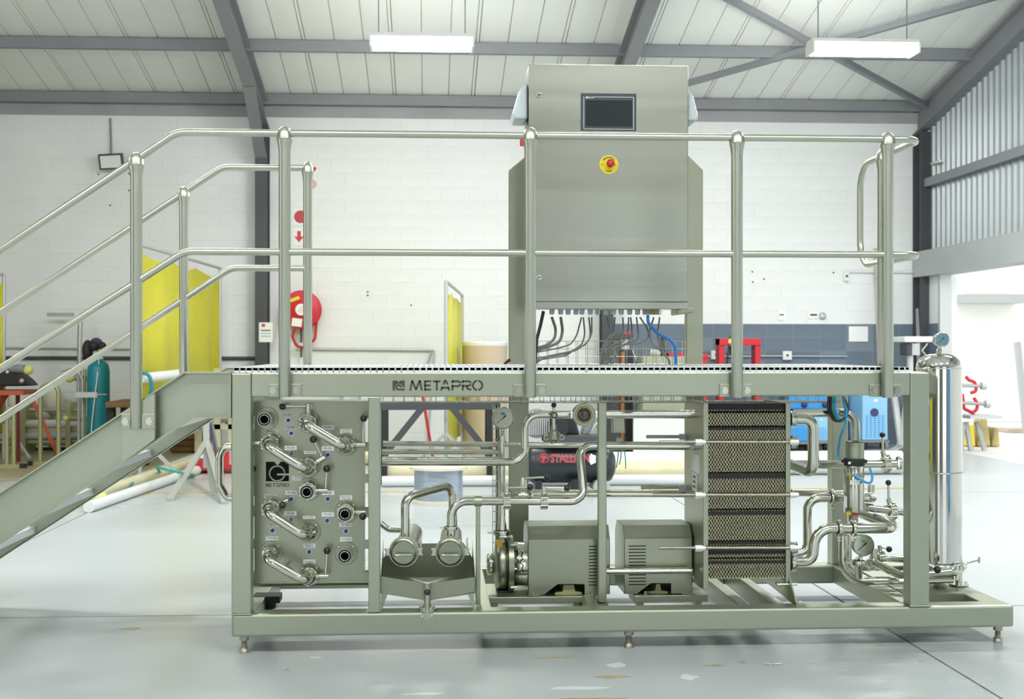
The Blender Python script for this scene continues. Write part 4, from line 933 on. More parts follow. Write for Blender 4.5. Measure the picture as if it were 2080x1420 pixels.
# ================================================================ PUMPS
def pump(i, xs0, xs1, volute):
    Yf, Yb_ = .34, .62
    lab = ['first pump with stainless motor cover, round volute and cut-out lettering', 'second pump with louvred stainless motor cover behind the tie bolts'][i]
    x0, x1 = P(xs0, 1150, Yf).x, P(xs1, 1150, Yf).x
    zb_, z1, z2 = P(1150, 1208, Yf).z, P(1150, 1096, Yf).z, P(1150, 1068, Yf + .05).z
    t = thing('centrifugal_pump', ((x0 + x1) / 2, .48, ZB1), lab, 'pump', 'pumps on the base frame')
    cut0, cut1, zc = (x0 + (x1 - x0) * .20, x0 + (x1 - x0) * .69, zb_ + .048)
    # folded motor cover, open at the bottom
    m = MB()
    prof = [(Yf, zb_), (Yf, z1), (Yf + .05, z2), (Yb_ - .05, z2), (Yb_, z1), (Yb_, zb_)]
    m.prism([(x0, Yf, zb_), (x0, Yf, z1), (x1, Yf, z1), (x1, Yf, zb_), (cut1, Yf, zb_), (cut1, Yf, zc), (cut0 + .06, Yf, zc), (cut0, Yf, zb_ + .004), (cut0, Yf, zb_)], (0, .002, 0))
    for a, b in zip(prof[1:], prof[2:]): m.add([(x0, *a), (x1, *a), (x1, *b), (x0, *b)], [(0, 1, 2, 3)])
    hl_ = x0 - .012 if i == 0 else x0 - .03
    m.prism([(x0 if i == 0 else x0, y, z) for y, z in prof], (.002, 0, 0)); m.prism([(x1 - .002, y, z) for y, z in prof], (.002, 0, 0))
    cov = m.build('motor_cover', 'sheet', t)
    sx0, sx1 = (P(1196, 1150, Yf).x, P(1215, 1150, Yf).x) if i == 0 else (P(1277, 1150, Yf).x, P(1312, 1150, Yf).x)
    for k in range(13):
        z = P(1150, 1110.5 + k * 6.55, Yf).z; MB().mm((sx0, Yf - .0008, z - .0022), (sx1 if i else P(1212, 1150, Yf).x, Yf, z + .0022)).build('louvre', 'hole', cov)
    for px in ((1083, 1197) if i == 0 else (1311, 1398)):
        q = P(px, 1207, Yf - .01); f = MB().mm((q.x - .03, Yf - .022, zb_ - .003), (q.x + .03, Yf + .01, zb_ + .001)).build('cover_foot', 'sheet', t); c = V((q.x, Yf - .012, zb_ + .001)); MB().hexn(c, c + V((0, 0, .014)), .007).build('bolt', 'zinc', f)
    # motor inside
    xm0, xm1 = x0 + .02, x1 - .02; zc_ = (zb_ + z1) / 2 + .01
    mo = MB().cyl((xm0, .48, zc_), (xm1, .48, zc_), .105, 28).build('motor', 'black_matt', t)
    MB().prism([(cut0 + .05, Yf + .03, zb_ - .012), (cut1 - .01, Yf + .03, zb_ - .012), (cut1 - .01, Yf + .03, zb_ + .004), (cut1 - .04, Yf + .03, zb_ + .008), (cut1 - .045, Yf + .03, zb_ + .038), (cut0 + .09, Yf + .03, zb_ + .038), (cut0 + .085, Yf + .03, zb_ + .008), (cut0 + .05, Yf + .03, zb_ + .004)], (0, .2, 0)).build('motor_foot', 'motor_olive', mo)
    bx0, bx1 = (P(990, 1216, .3).x, P(1191, 1216, .3).x) if i == 0 else (P(1290, 1216, .3).x, P(1440, 1216, .3).x)
    MB().mm((bx0, .32, zb_ - .034), (bx1, .64, zb_ - .004)).build('base_plate', 'satin', t, bevel=.003)
    for a in (bx0 + .02, bx1 - .05): MB().mm((a, .36, ZB0 + .03), (a + .03, .6, zb_ - .034)).build('base_rib', 'satin', t)
    return t, zb_, z1, Yf
p1_, zb_, z1_, Yf_ = pump(0, 1073, 1239, True)
pump(1, 1268, 1406, False)
# volute, coupling housing, dial knob of the first pump
yv = .48; cz = P(1030, 1146, yv).z; R0 = S(54, yv)
xv0, xv1 = P(1004, 1146, yv).x, P(1041, 1146, yv).x
m = MB(); w = xv1 - xv0
m.lathe((xv0, yv, cz), (1, 0, 0), [(0, R0 * .55), (.004, R0 * .8), (w * .2, R0 * .95), (w * .62, R0), (w * .62, R0 * .9), (w * .62, R0 * .9), (w * .72, R0 * .92), (w * .72, R0 * 1.08), (w * .72, R0 * 1.08), (w, R0 * 1.08), (w, R0 * 1.08), (w, R0 * .6)], 44); m.build('volute', 'sheet', p1_)
MB().lathe((xv0 - .002, yv, cz), (-1, 0, 0), [(0, R0 * .36), (.008, R0 * .4), (.03, R0 * .4), (.034, R0 * .3)], 14).build('end_knob', 'polished', p1_)
xh0, xh1 = xv1, P(1074, 1146, yv).x; hs = MB().lathe((xh0, yv, cz), (1, 0, 0), [(0, R0 * .76), (.006, R0 * .82), (xh1 - xh0, R0 * .82)], 40).build('coupling_housing', 'polished', p1_)
# cut-out lettering on the housing
for a, b in (((.2, .45), None),):
    m = MB()
    for pts in ([(1044, 1121), (1051, 1121), (1051, 1127), (1047, 1133), (1053, 1140), (1047, 1148), (1053, 1155), (1047, 1160), (1047, 1166)], [(1058, 1122), (1062, 1124), (1059, 1130), (1063, 1136), (1059, 1137), (1056, 1143), (1063, 1148), (1060, 1156), (1063, 1162)]):
        q = []
        for px, py in pts:
            z = P(px, py, yv - R0 * .8).z; dz = z - cz; y = yv - math.sqrt(max(1e-4, (R0 * .826) ** 2 - dz * dz)); q.append(V((P(px, py, y).x, y, z)))
        m.tube(q, .0022, .002, 6, 2)
    m.build('lettering', 'hole', hs)
xi = P(1019, 1080, yv).x
MB().lathe((xi, yv - .03, cz), (0, 0, 1), [(0, S(8, yv) * 1.9), (R0 * .7, S(8, yv) * 1.5), (R0 * 1.02, S(8, yv) * 1.25), (P(1019, 1090, yv).z - cz, S(8, yv) * 1.2)], 20).build('discharge_neck', 'sheet', p1_)
q = V((xi, yv - .03, P(1019, 1080, yv).z)); clampring(p1_, q, (0, 0, 1), S(17, yv), .022)
MB().prism([P(1008, 1096, yv - .105), P(1018, 1095, yv - .105), P(1021, 1110, yv - .105), P(1010, 1112, yv - .105)], (0, .002, 0)).build('sticker', 'yellow_sticker', p1_)
for py in (1107, 1156, 1193):
    q = P(1042, py, yv - R0 * .8); MB().cyl(q + V((-.01, 0, 0)), q + V((.02, 0, 0)), .006, 10).build('bolt', 'zinc', p1_)
MB().mm((xv0 + .01, .42, P(1030, 1210, .42).z), (xv1, .56, cz - R0 * .9)).build('pump_foot', 'black_matt', p1_)
# inlet pipe of the first pump with its gauge
q = V((xi, yv - .03, 0)); yq = q.y
x_ = xi
rp = S(7.3, yq)
zT = P(1019, 898, yq).z
o = pipe('upright polished pipe from the first pump up to the gauge', [V((x_, yq, P(1019, 1082, yq).z)), V((x_, yq, zT))], rp, 0, clamps=[(V((x_, yq, zT - .002)), (0, 0, 1))])
MB().lathe((x_, yq, P(1019, 1076, yq).z), (0, 0, 1), [(0, rp * 1.35), (.03, rp * 1.2), (.06, rp * 1.02)], 18).build('reducer', 'polished', o)
gauge((x_ + .001, yq - .04, P(1020, 848, yq).z), S(22.5, yq), 'round pressure gauge on the first pump riser under the top beam', (x_, yq - .02, zT))
# panel lines running right
pipe('upper polished line behind the riser, running from panel to plate pack', [P(778, 901, .56), P(1400, 906, .56)], S(5.6, .5), 0)
pipe('middle polished line from the panel into the pump riser', [P(776, 918, .45), V((x_ - .002, .45, P(1015, 918, .45).z))], S(5.4, .45), 0)
pipe('thin dark line between the panel and the riser', [P(776, 930, .66), P(1010, 930, .66)], S(2.6, .66), 0, 'wire')
pts = [P(776, 938.5, .30), P(1066, 938.5, .30), P(1066, 842, .33), P(1200, 842, .33), P(1430, 843, .40)]
pipe('polished line from the panel rising in an S to the sight glass', pts, S(7.8, .3), [0, .065, .065, 0, 0])
pipe('low polished line crossing behind the strainer pipe to the plate pack', [P(1070, 1002, .62), P(1400, 1003, .62)], S(7.6, .6), 0)
pipe('small bent polished line at the left of the first strainer', [P(772, 1062, .52), P(790, 1076, .52), P(826, 1077, .52)], S(6, .5), .03)
# sight glass
c = P(1185, 842, .30); t = thing('sight_glass', c, 'round clamped sight glass on the upper line beside the support column', 'sight glass')
r = S(23.5, .3)
MB().lathe(c + V((0, .05, 0)), (0, -1, 0), [(0, r * .8), (.02, r * .95), (.06, r), (.07, r), (.075, r * .94), (.075, r * .94), (.075, r * .68), (.075, r * .68), (.066, r * .64)], 40).build('body', 'sheet', t)
MB().torus(c + V((0, -.026, 0)), (0, 1, 0), r * .66, .005, 36, 8).build('rim', 'motor_olive', t)
MB().sphere(c + V((0, -.018, 0)), r * .62, 24, 12, (1, .3, 1)).build('glass', 'glass_sight', t)
for s in (-1, 1): MB().box(c + V((s * r * 1.08, -.01, 0)), (.014, .03, .03)).build('clamp_lug', 'polished', t, bevel=.003)
# air regulator hanging in front of the line
c = P(1125, 843, .27); t = thing('sampling_valve', c, 'small black sampling valve with yellow centre on the upper line', 'valve')
MB().cyl(c + V((0, .02, 0)), c + V((0, -.02, 0)), S(6.8, .27), 18).build('hand_wheel', 'black', t); MB().cyl(c + V((0, -.02, 0)), c + V((0, -.023, 0)), S(3.8, .27), 16).build('cap', 'yellow_pale', t)
MB().cyl(c, c + V((0, 0, S(20, .27))), .006, 8).build('spindle', 'polished', t); MB().cyl(c + V((0, .01, 0)), c + V((0, .01, -S(30, .27))), .008, 10).build('tail', 'polished', t); knob(t, c + V((0, 0, S(20, .27))), .012)
c = P(1125, 888, .40); t = thing('tee_clamp', c, 'polished clamp tee with wing nuts below the sampling valve', 'pipe fitting')
MB().lathe(c + V((0, 0, -.03)), (0, 0, 1), [(0, .018), (.02, .018), (.02, .03), (.02, .03), (.045, .03), (.06, .016), (.085, .012)], 20).build('fitting_body', 'satin', t)
for s in (-1, 1): MB().torus(c + V((s * .035, -.01, .0)), (0, 1, 0), .011, .003, 16, 6).build('wing_nut', 'polished', t)
# junction box with cyan ties
c = P(1264, 862, .5); t = MB().prism([P(1245, 848, .45), P(1268, 848, .45), P(1270, 880, .45), P(1245, 880, .45)], (0, .06, 0)).build('terminal_box', 'satin', bevel=.003); tag(t, 'small olive terminal box right of the support column', 'terminal box')
o = MB(); q = P(1259, 900, .42); o.box(q, (.03, .03, .05)); o = o.build('pipe_clip', 'satin', bevel=.003); tag(o, 'pipe clip with cyan tags hanging under the terminal box', 'clip')
for k, (a, b, c3) in enumerate(((1256, 1252, 950), (1262, 1258, 944), (1268, 1271, 952), (1255, 1256, 893))):
    MB().tube([P(a, 882 if k == 3 else 915, .42), P((a + b) / 2 + 1, 930 if k != 3 else 888, .40), P(b, c3, .41)], .0024, .02, 6).build('tag_wire', 'hose_cyan', o)

# ================================================================ ACTUATED VALVE AND RIGHT-HAND PIPEWORK
YA = .30
def cyl_px(name, px, y0, y1, w, m, parent, Y=YA, n=32): 
    a, b = P(px, y1, Y), P(px, y0, Y); x = a.x
    return MB().lathe((x, Y, a.z), (0, 0, 1), [(0, S(w / 2, Y) * .97), (.003, S(w / 2, Y)), (b.z - a.z - .003, S(w / 2, Y)), (b.z - a.z, S(w / 2, Y) * .97)], n).build(name, m, parent)
av = thing('actuated_valve', P(1735, 1040, YA), 'upright cylindrical actuator valve with black collar and blue air hose', 'valve')
cyl_px('control_head', 1736, 898, 932, 38, 'satin', av); cyl_px('head_rim', 1736, 896.5, 898.5, 37, 'black', av)
col_ = cyl_px('collar', 1735, 931, 946, 42, 'black_matt', av)
for s in (-1, 1): q = P(1735 + s * 22, 937, YA); MB().box(q, (.014, .02, .014)).build('collar_lug', 'black_matt', col_)
MB().mm(P(1723, 943, YA - .045), P(1728, 938, YA - .043)).build('indicator', 'label_white', col_)
cyl_px('actuator', 1734.5, 946, 1040, 41, 'polished', av)
cyl_px('actuator_band', 1735, 958, 968, 41.6, 'satin', av)
q = P(1738, 980, YA - .047); MB().mm(q + V((-.025, 0, -.01)), q + V((.02, .002, .01))).build('rating_label', 'galv_deck', av)
q = P(1717, 1020, YA - .03); MB().mm(q + V((-.006, 0, -.026)), q + V((.008, .002, .026))).build('rating_label', 'plastic_pale', av)
MB().cyl(P(1733, 1040, YA), P(1733, 1060, YA), S(10, YA), 18).build('yoke', 'satin', av)
q = P(1723, 1043, YA - .03); MB().box(q, (.02, .02, .012)).build('position_mark', 'yellow_sticker', av); q = P(1738, 1045, YA - .035); MB().box(q, (.022, .02, .01)).build('position_mark', 'red_dull', av)
MB().tube([P(1733, 964, YA - .05), P(1745, 972, YA - .07), P(1758, 980, YA - .07), P(1768, 982, YA - .05), P(1773, 972, YA - .03), P(1766, 948, YA - .02)], .0055, .03, 10).build('air_hose', 'hose_blue', av)
c_ = P(1770, 985, YA); MB().cyl(c_, P(1770, 1000, YA), .016, 14).build('port_stub', 'polished', av)
rB = S(11.2, .2)
pipe('fat polished elbow from the upper nozzle turning down and back', [P(1612, 851, HY0 + .08), P(1652, 851, HY0 + .08), P(1652, 962, HY0 + .08), P(1596, 940, HY0 + .30)], S(11.4, HY0 + .08), [0, .065, .05, 0])
pipe('fat polished S-bend from the lower nozzle up to the clamps', [P(1612, 1141, HY0 + .08), P(1650, 1141, .2), P(1656, 1073, .2), P(1806, 1073, .2), P(1816, 1069, .36), P(1742, 1040, .62)], S(11, .2), [0, .085, .085, .05, .05, 0], clamps=[(P(1704, 1073, .2), (1, 0, 0)), (P(1733, 1073, .2), (1, 0, 0))])
pipe('polished pipe rising beside the plate pack and turning right', [P(1612, 1125, HY0 + .26), P(1640, 1118, .40), P(1640, 1011, .40), P(1758, 1011, .40), P(1778, 1012, .50), P(1716, 1003, .62)], S(9.2, .4), [0, .04, .06, .05, .05, 0], clamps=[(P(1690, 1011, .40), (1, 0, 0))])
pipe('horizontal polished pipe leaving the middle of the plate pack', [P(1608, 1001, .55), P(1712, 1003, .58)], S(7, .55), 0, clamps=[(P(1688, 1003, .575), (1, 0, 0))])
pipe('upper polished pipe arching down into the actuator head', [P(1612, 840, .45), P(1738, 838, .45), P(1738, 900, .34)], S(8.6, .45), [0, .06, 0])
e1 = P(1828, 941, .5)
o = pipe('horizontal polished pipe ending at a capped valve behind the right post', [P(1600, 944, .5), P(1820, 942, .5)], S(9, .5), 0)
clampring(o, P(1826, 941, .5), (1, 0, 0), S(15, .5), .012, wing=False)
butterfly('butterfly_valve', P(1800, 942, .5), (1, 0, 0), (-.3, 0, 1), (-.02, 0, 1), S(17, .5), S(32, .5), 'butterfly valve with upright lever near the top of the right post', group='levered valves', sl=S(12, .5), nub=S(6, .5))
o = pipe('short polished branch running right towards the right post', [P(1756, 1030, .5), P(1852, 1042, .5)], S(8.6, .5), 0)
butterfly('butterfly_valve', P(1812, 1039, .5), (1, 0, .0), (-.3, 0, 1), (-.02, 0, 1), S(17, .5), S(32, .5), 'butterfly valve with upright lever beside the actuated valve', group='levered valves', sl=S(12, .5), nub=S(6, .5))
pipe('polished loop dropping behind the gauge and running under the filter', [P(1712, 1088, .42), P(1712, 1182, .42), P(1935, 1176, .42)], S(8.6, .42), [0, .10, 0])
pipe('polished pipe bending down beside the back post', [P(1722, 1085, .50), P(1722, 1150, .50), P(1748, 1165, .5)], S(8, .5), .05)
pipe('slanting polished pipe below the gauge', [P(1768, 1140, .5), P(1832, 1170, .36)], S(8.6, .45), 0, clamps=[(P(1770, 1141, .5), (1, 0, -.3))])
o = pipe('polished pipe running right behind the post at gauge height', [P(1770, 1132, .62), P(1858, 1138, .62)], S(7.6, .6), 0)
butterfly('butterfly_valve', P(1789, 1134, .60), (1, 0, 0), (-.1, 0, 1), (1, -.1, -.25), S(14, .6), S(16, .6), 'small butterfly valve with short lever right of the lower gauge', group='levered valves', sl=S(14, .6), nub=S(6.5, .6))
gg = P(1752, 1107, .33); gauge(gg, S(22.5, .33), 'round pressure gauge low down beside the right post', P(1744, 1142, .36))
q = P(1744, 1148, .36); t = thing('gauge_tee', q, 'clamped polished tee carrying the lower gauge', 'pipe fitting'); MB().cyl(q + V((0, 0, .03)), P(1744, 1172, .40), S(7.5, .36), 18).build('branch', 'polished', t); clampring(t, q + V((0, 0, .012)), (0, 0, 1), S(15, .36), .02)
q = P(1775, 1125, .5); t = thing('y_fitting', q, 'polished Y-shaped fitting beside the lower gauge', 'pipe fitting'); MB().cyl(P(1775, 1115, .5), P(1775, 1145, .5), S(8, .5), 18).build('body', 'polished', t); MB().sphere(P(1772, 1145, .5), S(14, .5), 18, 10).build('bulb', 'polished', t)
q = P(1826, 1180, .2); t = MB(); t.hexn(q, q + V((.05, 0, 0)), .010); t = t.build('drain_plug', 'polished'); tag(t, 'small hexagon plug low on the left of the right post', 'plug')
# ================================================================ FILTER HOUSING
YFh = .50; xf = P(1907, 900, YFh).x; Rf = S(45, YFh, 1900)
def fz(py): return P(1907, py, YFh).z
ft = thing('filter_housing', (xf, YFh, ZB1), 'tall mirror-polished filter housing with domed top outside the right post', 'filter housing')
zt_, zs_ = fz(718), fz(748)
prof = [(0, Rf)] + [(zs_ - fz(1138), Rf)] + [(zs_ - fz(1138) + (zt_ - zs_) * math.sin(math.radians(a)), Rf * (math.cos(math.radians(a)) ** .7 if a < 90 else .001) if a < 90 else .001) for a in range(10, 91, 10)]
MB().lathe((xf, YFh, fz(1138)), (0, 0, 1), prof, 48).build('shell', 'chrome', ft)
MB().torus((xf, YFh, fz(748)), (0, 0, 1), Rf + .0005, .0025, 48, 6).build('seam', 'polished', ft)
MB().lathe((xf, YFh, fz(1152)), (0, 0, 1), [(0, Rf * 1.0), (0, Rf * 1.16), (0, Rf * 1.16), (.006, Rf * 1.2), (.022, Rf * 1.2), (.03, Rf * 1.12), (.03, Rf * 1.0)], 44).build('band_clamp', 'polished', ft)
q = V((xf + Rf * 1.25, YFh - .02, fz(1142))); MB().cyl(q, q + V((.05, 0, .012)), .006, 8).build('clamp_screw', 'polished', ft); MB().box(q + V((.055, 0, .012)), (.008, .01, .03)).build('wing_nut', 'polished', ft)
MB().lathe((xf, YFh, fz(1180)), (0, 0, 1), [(0, Rf * .3), (.03, Rf * .7), (fz(1152) - fz(1180), Rf * .95)], 36).build('lower_bowl', 'polished', ft)
for a, L_ in ((200, 1), (340, 1), (70, 1)):
    q = V((xf + Rf * .85 * math.cos(math.radians(a)), YFh + Rf * .85 * math.sin(math.radians(a)), 0)); MB().cyl((q.x, q.y, ZB1 + .004), (q.x, q.y, fz(1155)), .016, 14).build('leg', 'polished', ft)
    ftp = MB().cyl((q.x, q.y, ZB1 - .001), (q.x, q.y, ZB1 + .005), .045, 20).build('foot_disc', 'chrome', ft); c = V((q.x + .03, q.y - .01, ZB1 + .005)); MB().hexn(c, c + V((0, 0, .012)), .009).build('bolt', 'zinc', ftp)
for yo in (0,):
    m = MB(); m.torus((xf, YFh, fz(958)), (0, 0, 1), Rf + .004, .004, 40, 6); m.build('strap', 'polished', ft)
MB().cyl((xf - Rf * 1.02, YFh - .03, fz(1130)), (xf - Rf * 1.02, YFh - .03, fz(770)), .008, 10).build('drain_tube', 'polished', ft)
gauge((xf + .002, YFh - .02, fz(690)), S(14.6, YFh, 1900), 'small pressure gauge on top of the filter housing', (xf, YFh, fz(718)))
MB().mm((pR + .09, .27, ZB1 - .01), (XE - .1, .86, ZB1 - .002)).build('filter_plate', 'satin', fr); MB().mm((pR + .09, .27, ZB1 - .045), (XE - .1, .276, ZB1 - .01)).build('plate_lip', 'satin', fr)
pipe('polished pipe curling under the filter housing from the right post', [P(1885, 1166, .36), P(1940, 1160, .36), P(1945, 1158, .5), P(1912, 1165, .55)], S(8, .36, 1900), [0, .04, .04, 0])
q = P(1904, 1157, .26); t = thing('drain_valve', q, 'small valve with black ball lever under the filter housing', 'valve', 'levered valves'); MB().lathe(q + V((-.05, .05, .02)), (1, 0, -.3), [(0, .018), (.02, .024), (.05, .016)], 16).build('valve_body', 'polished', t); lv = MB().cyl(q + V((-.05, .03, .03)), q, .005, 10).build('lever', 'polished', t); knob(lv, q, .017)
t = MB(); t.tube([P(1917, 1165, .38), P(1926, 1155, .38), P(1938, 1152, .38)], .009, .02, 10); t.torus(P(1950, 1155, .38), (0, 1, 0), .018, .005, 20, 8); t.cyl(P(1946, 1163, .38), P(1943, 1178, .38), .008, 10); t = t.build('toggle_clamp', 'polished'); tag(t, 'forked toggle clamp hanging at the right of the filter base', 'clamp')

# ================================================================ CABLES AND WIRE TRAYS
def wire_tray(label, x0, x1, z0, z1, Y, D, px_, pz_, name='wire_tray'):
    t = thing(name, ((x0 + x1) / 2, Y, z0), label, 'cable tray'); w = .0019
    m = MB(); z = z0
    nz = max(1, round((z1 - z0) / pz_)); nx = max(1, round((x1 - x0) / px_))
    for i in range(nz + 1): z = z0 + (z1 - z0) * i / nz; m.cyl((x0, Y, z), (x1, Y, z), w, 6)
    m.build('long_wires', 'wire', t, kind='stuff'); m = MB()
    for i in range(nx + 1): x = x0 + (x1 - x0) * i / nx; m.tube([(x, Y, z1), (x, Y, z0), (x, Y + D, z0), (x, Y + D, z1)], w, .008, 6, 3)
    for i in range(3): y = Y + D * i / 2; m.cyl((x0, y, z0), (x1, y, z0), w, 6)
    m.build('cross_wires', 'wire', t, kind='stuff'); return t
YK = YC + .18
wire_tray('wire mesh cable tray standing on the deck under the cabinet', P(1094, 700, YK).x, P(1392, 700, YK).x, P(1200, 740, YK).z, P(1200, 693, YK).z, YK, .08, S(19.5, YK), S(16, YK))
wire_tray('wire mesh cable tray slung under the deck', P(776, 812, .5).x, P(1705, 812, .5).x, P(1200, 818, .5).z, P(1200, 805, .5).z, .5, .2, .05, .03)
wire_tray('low wire mesh tray along the back of the base frame', P(790, 1200, .9).x, P(1735, 1200, .9).x, ZB0 + .01, ZB0 + .03, DEP + .11, .08, .05, .02)
t = thing('wire_tray', P(1006, 1160, .75), 'upright wire mesh tray with black cables left of the pump riser', 'cable tray')
xa, xb = P(1001, 1000, .75).x, P(1011, 1000, .75).x; za, zb2 = P(1006, 1165, .75).z, P(1006, 822, .75).z
m = MB()
for x in (xa, (xa + xb) / 2, xb): m.cyl((x, .75, za), (x, .75, zb2), .0022, 6)
m.build('long_wires', 'wire', t, kind='stuff'); m = MB(); z = za
while z < zb2: m.cyl((xa, .75, z), (xb, .75, z), .0022, 6); z += .05
m.build('cross_wires', 'wire', t, kind='stuff'); MB().tube([V((xb, .78, za)), V((xb + .004, .78, (za + zb2) / 2)), V((xb, .78, zb2))], .009, .1, 8).build('cable', 'cable_black', t)
# glands and cables under the cabinet
YG = YC + .12; zg = c0.z + .004
gland_px = [1121, 1139, 1154, 1170, 1182, 1199, 1214, 1231, 1246, 1262, 1279, 1295, 1310, 1328, 1339]
for k, px in enumerate(gland_px):
    x = P(px, 640, YG).x; m = MB(); m.hexn((x, YG, zg), (x, YG, zg - .010), .015); m.lathe((x, YG, zg - .01), (0, 0, -1), [(0, .013), (.014, .013), (.02, .009)], 14); m.build('cable_gland', 'plastic_pale' if k < 13 else 'zinc', cb)
for k, px in enumerate((1316, 1321, 1326, 1331, 1336)): x = P(px, 633, YG - .05).x; MB().cyl((x, YG - .05, zg), (x, YG - .05, zg - .03), .006, 10).build('cable_gland', 'motor_olive', cb)
def cable(pts, r=.0035, m='cable_grey', lab='', cat='cable', nm='cable', grp='grey cables under the control cabinet'):
    o = MB().tube(pts, r, .06, 8, 6).build(nm, m); tag(o, lab, cat, grp); return o
pl = lambda *q: [P(a, b, y) for a, b, y in q]
ord_ = ['first', 'second', 'third', 'fourth', 'fifth', 'sixth', 'seventh', 'eighth', 'ninth', 'tenth', 'eleventh', 'twelfth', 'thirteenth', 'fourteenth', 'fifteenth']
cpaths = [[(1121, 645), (1129, 668), (1127, 690), (1108, 702), (1088, 708)], [(1139, 645), (1143, 672), (1138, 695), (1115, 704), (1088, 712)], [(1181, 645), (1172, 680), (1160, 700), (1130, 708), (1088, 716)], [(1185, 645), (1188, 680), (1182, 700), (1150, 722), (1088, 732)],
          [(1196, 645), (1199, 670), (1198, 692), (1170, 712), (1110, 724), (1088, 738)], [(1202, 645), (1202, 680), (1190, 700), (1150, 718), (1088, 728)], [(1233, 645), (1240, 680), (1224, 705), (1218, 745)], [(1249, 645), (1246, 675), (1240, 695), (1224, 710), (1222, 745)],
          [(1265, 645), (1267, 675), (1262, 694), (1232, 706), (1226, 745)], [(1277, 645), (1276, 670), (1270, 694), (1236, 704), (1230, 745)], [(1281, 645), (1284, 670), (1278, 700), (1240, 708), (1234, 745)], [(1293, 645), (1296, 672), (1297, 690), (1260, 702), (1238, 745)],
          [(1300, 645), (1316, 668), (1318, 690), (1295, 698), (1270, 700)], [(1328, 645), (1318, 675), (1324, 698), (1360, 730), (1362, 748)], [(1340, 645), (1335, 680), (1345, 710), (1358, 730), (1360, 748)]]
for k, pth in enumerate(cpaths):
    big = k < 2
    cable(pl(*[(a, b, YG if i == 0 else YK - .02 + .003 * (k % 4)) for i, (a, b) in enumerate(pth)]), .0075 if big else .0042, lab='%s grey cable from the left under the control cabinet%s' % (ord_[k], ', thicker' if big else ''))
cable(pl((1104, 632, YG), (1098, 660, YG), (1090, 690, YG), (1086, 745, YG)), .0085, 'cable_black', 'thick black cable at the left under the control cabinet', grp=None)
cable(pl((1316, 640, YG - .05), (1316, 655, YG - .05), (1336, 678, YK - .03), (1362, 690, YK - .03), (1372, 705, YK - .03), (1373, 748, YK - .03)), .008, 'cable_blue', 'bright blue network cable looping down from the cabinet', grp=None)
cable(pl((1036, 730, 1.1), (1024, 740, 1.1), (1020, 765, 1.1)), .008, 'cable_black', 'black hose curling at the left foot of the cabinet stand', grp=None)
# hose coil hanging by the actuated valve
for k, (m_, off) in enumerate((('cable_black', 0), ('hose_green', 4), ('hose_blue', 9), ('cable_black', -5))):
    cable(pl((1688 + off, 806, .42), (1687 + off, 835, .40), (1700 + off, 858, .38), (1716, 852, .38), (1722 - off / 2, 830, .40), (1712, 806, .42)), .006, m_, ['black hose, innermost of the coil beside the actuated valve', 'green hose of the coil beside the actuated valve', 'blue hose of the coil beside the actuated valve', 'black hose, outermost of the coil beside the actuated valve'][k], 'hose', 'hose', 'hoses coiled beside the actuated valve')
cable(pl((1720, 830, .38), (1718, 860, .36), (1706, 890, .34), (1702, 920, .32), (1706, 935, .3)), .005, 'hose_blue', 'blue air hose dropping to the actuator collar', 'hose', 'hose', None)
o = MB().tube(pl((470, 908, .5), (455, 908, .5), (446, 925, .5), (446, 985, .5), (460, 1010, .5), (474, 1012, .5)), S(8, .5), .05, 16, 8).build('process_pipe', 'polished'); tag(o, 'polished return bend sticking out left of the frame', 'pipe')
# dark fittings behind the panel that show through its cut-outs
for k, (px, py) in enumerate(((560, 870), (600, 900), (690, 880), (520, 990), (620, 960), (700, 1010), (560, 1060), (630, 1100), (700, 1120), (560, 1150))):
    q = P(px, py, .24); t = thing('panel_fitting', q, 'dark pipe fitting behind the valve panel, %s from the top' % ord_[k], 'pipe fitting', 'pipe fittings behind the panel'); MB().cyl(q + V((0, -.07, 0)), q + V((0, .3, 0)), .03, 16).build('stub', 'polished', t); MB().cyl(q + V((0, .06, 0)), q + V((0, .14, 0)), .045, 16).build('nut', 'black_matt', t)
q = P(562, 958, .27); t = MB(); t.prism([q + V((-.09, 0, -.07)), q + V((.07, 0, -.07)), q + V((.07, 0, .07)), q + V((-.09, 0, .07))], (0, .05, 0)); t = t.build('terminal_box', 'black_matt', bevel=.006); tag(t, 'black terminal box seen through the square emblem cut-out', 'terminal box')

# ================================================================ BEHIND THE SKID: WALL FITTINGS
YWf = YW - .012
# fire hose reel
c = P(612, 629, YW - .25); t = thing('fire_hose_reel', c, 'round red fire hose reel on the wall beside the dark column', 'fire hose reel')
r = S(39, YW - .25)
MB().lathe(c + V((0, .12, 0)), (0, -1, 0), [(0, r), (.012, r * 1.01), (.012, r * 1.01), (.014, r * .8), (.10, r * .8), (.10, r * .8), (.10, r), (.112, r), (.116, r * .97), (.12, r * .92), (.122, r * .4), (.13, r * .36), (.13, .001)], 44).build('drum', 'red', t)
MB().mm((c.x - .05, c.y + .12, c.z - .05), (c.x + .05, YW, c.z + .05)).build('wall_bracket', 'steel_dark', t)
f = c + V((0, -.012, 0)); hd = MB().cyl(f, f + V((0, -.004, 0)), r * .30, 28).build('hub_plate', 'label_white', t)
m = MB()
for k in range(4): m.box(f + V((r * (.1 - .06 * k), -.0045, r * (.12 - .08 * k))), (r * .3, .001, r * .02), R=Matrix.Rotation(.3, 3, 'Y'))
m.build('lettering', 'sign_red', hd)
MB().box(f + V((-r * .38, -.001, r * .52)), (r * .62, .003, r * .17), R=Matrix.Rotation(-.35, 3, 'Y')).build('sticker', 'estop_yellow', t)
MB().box(f + V((-r * .22, -.001, -r * .66)), (r * .52, .003, r * .42), R=Matrix.Rotation(.12, 3, 'Y')).build('notice_card', 'label_white', t)
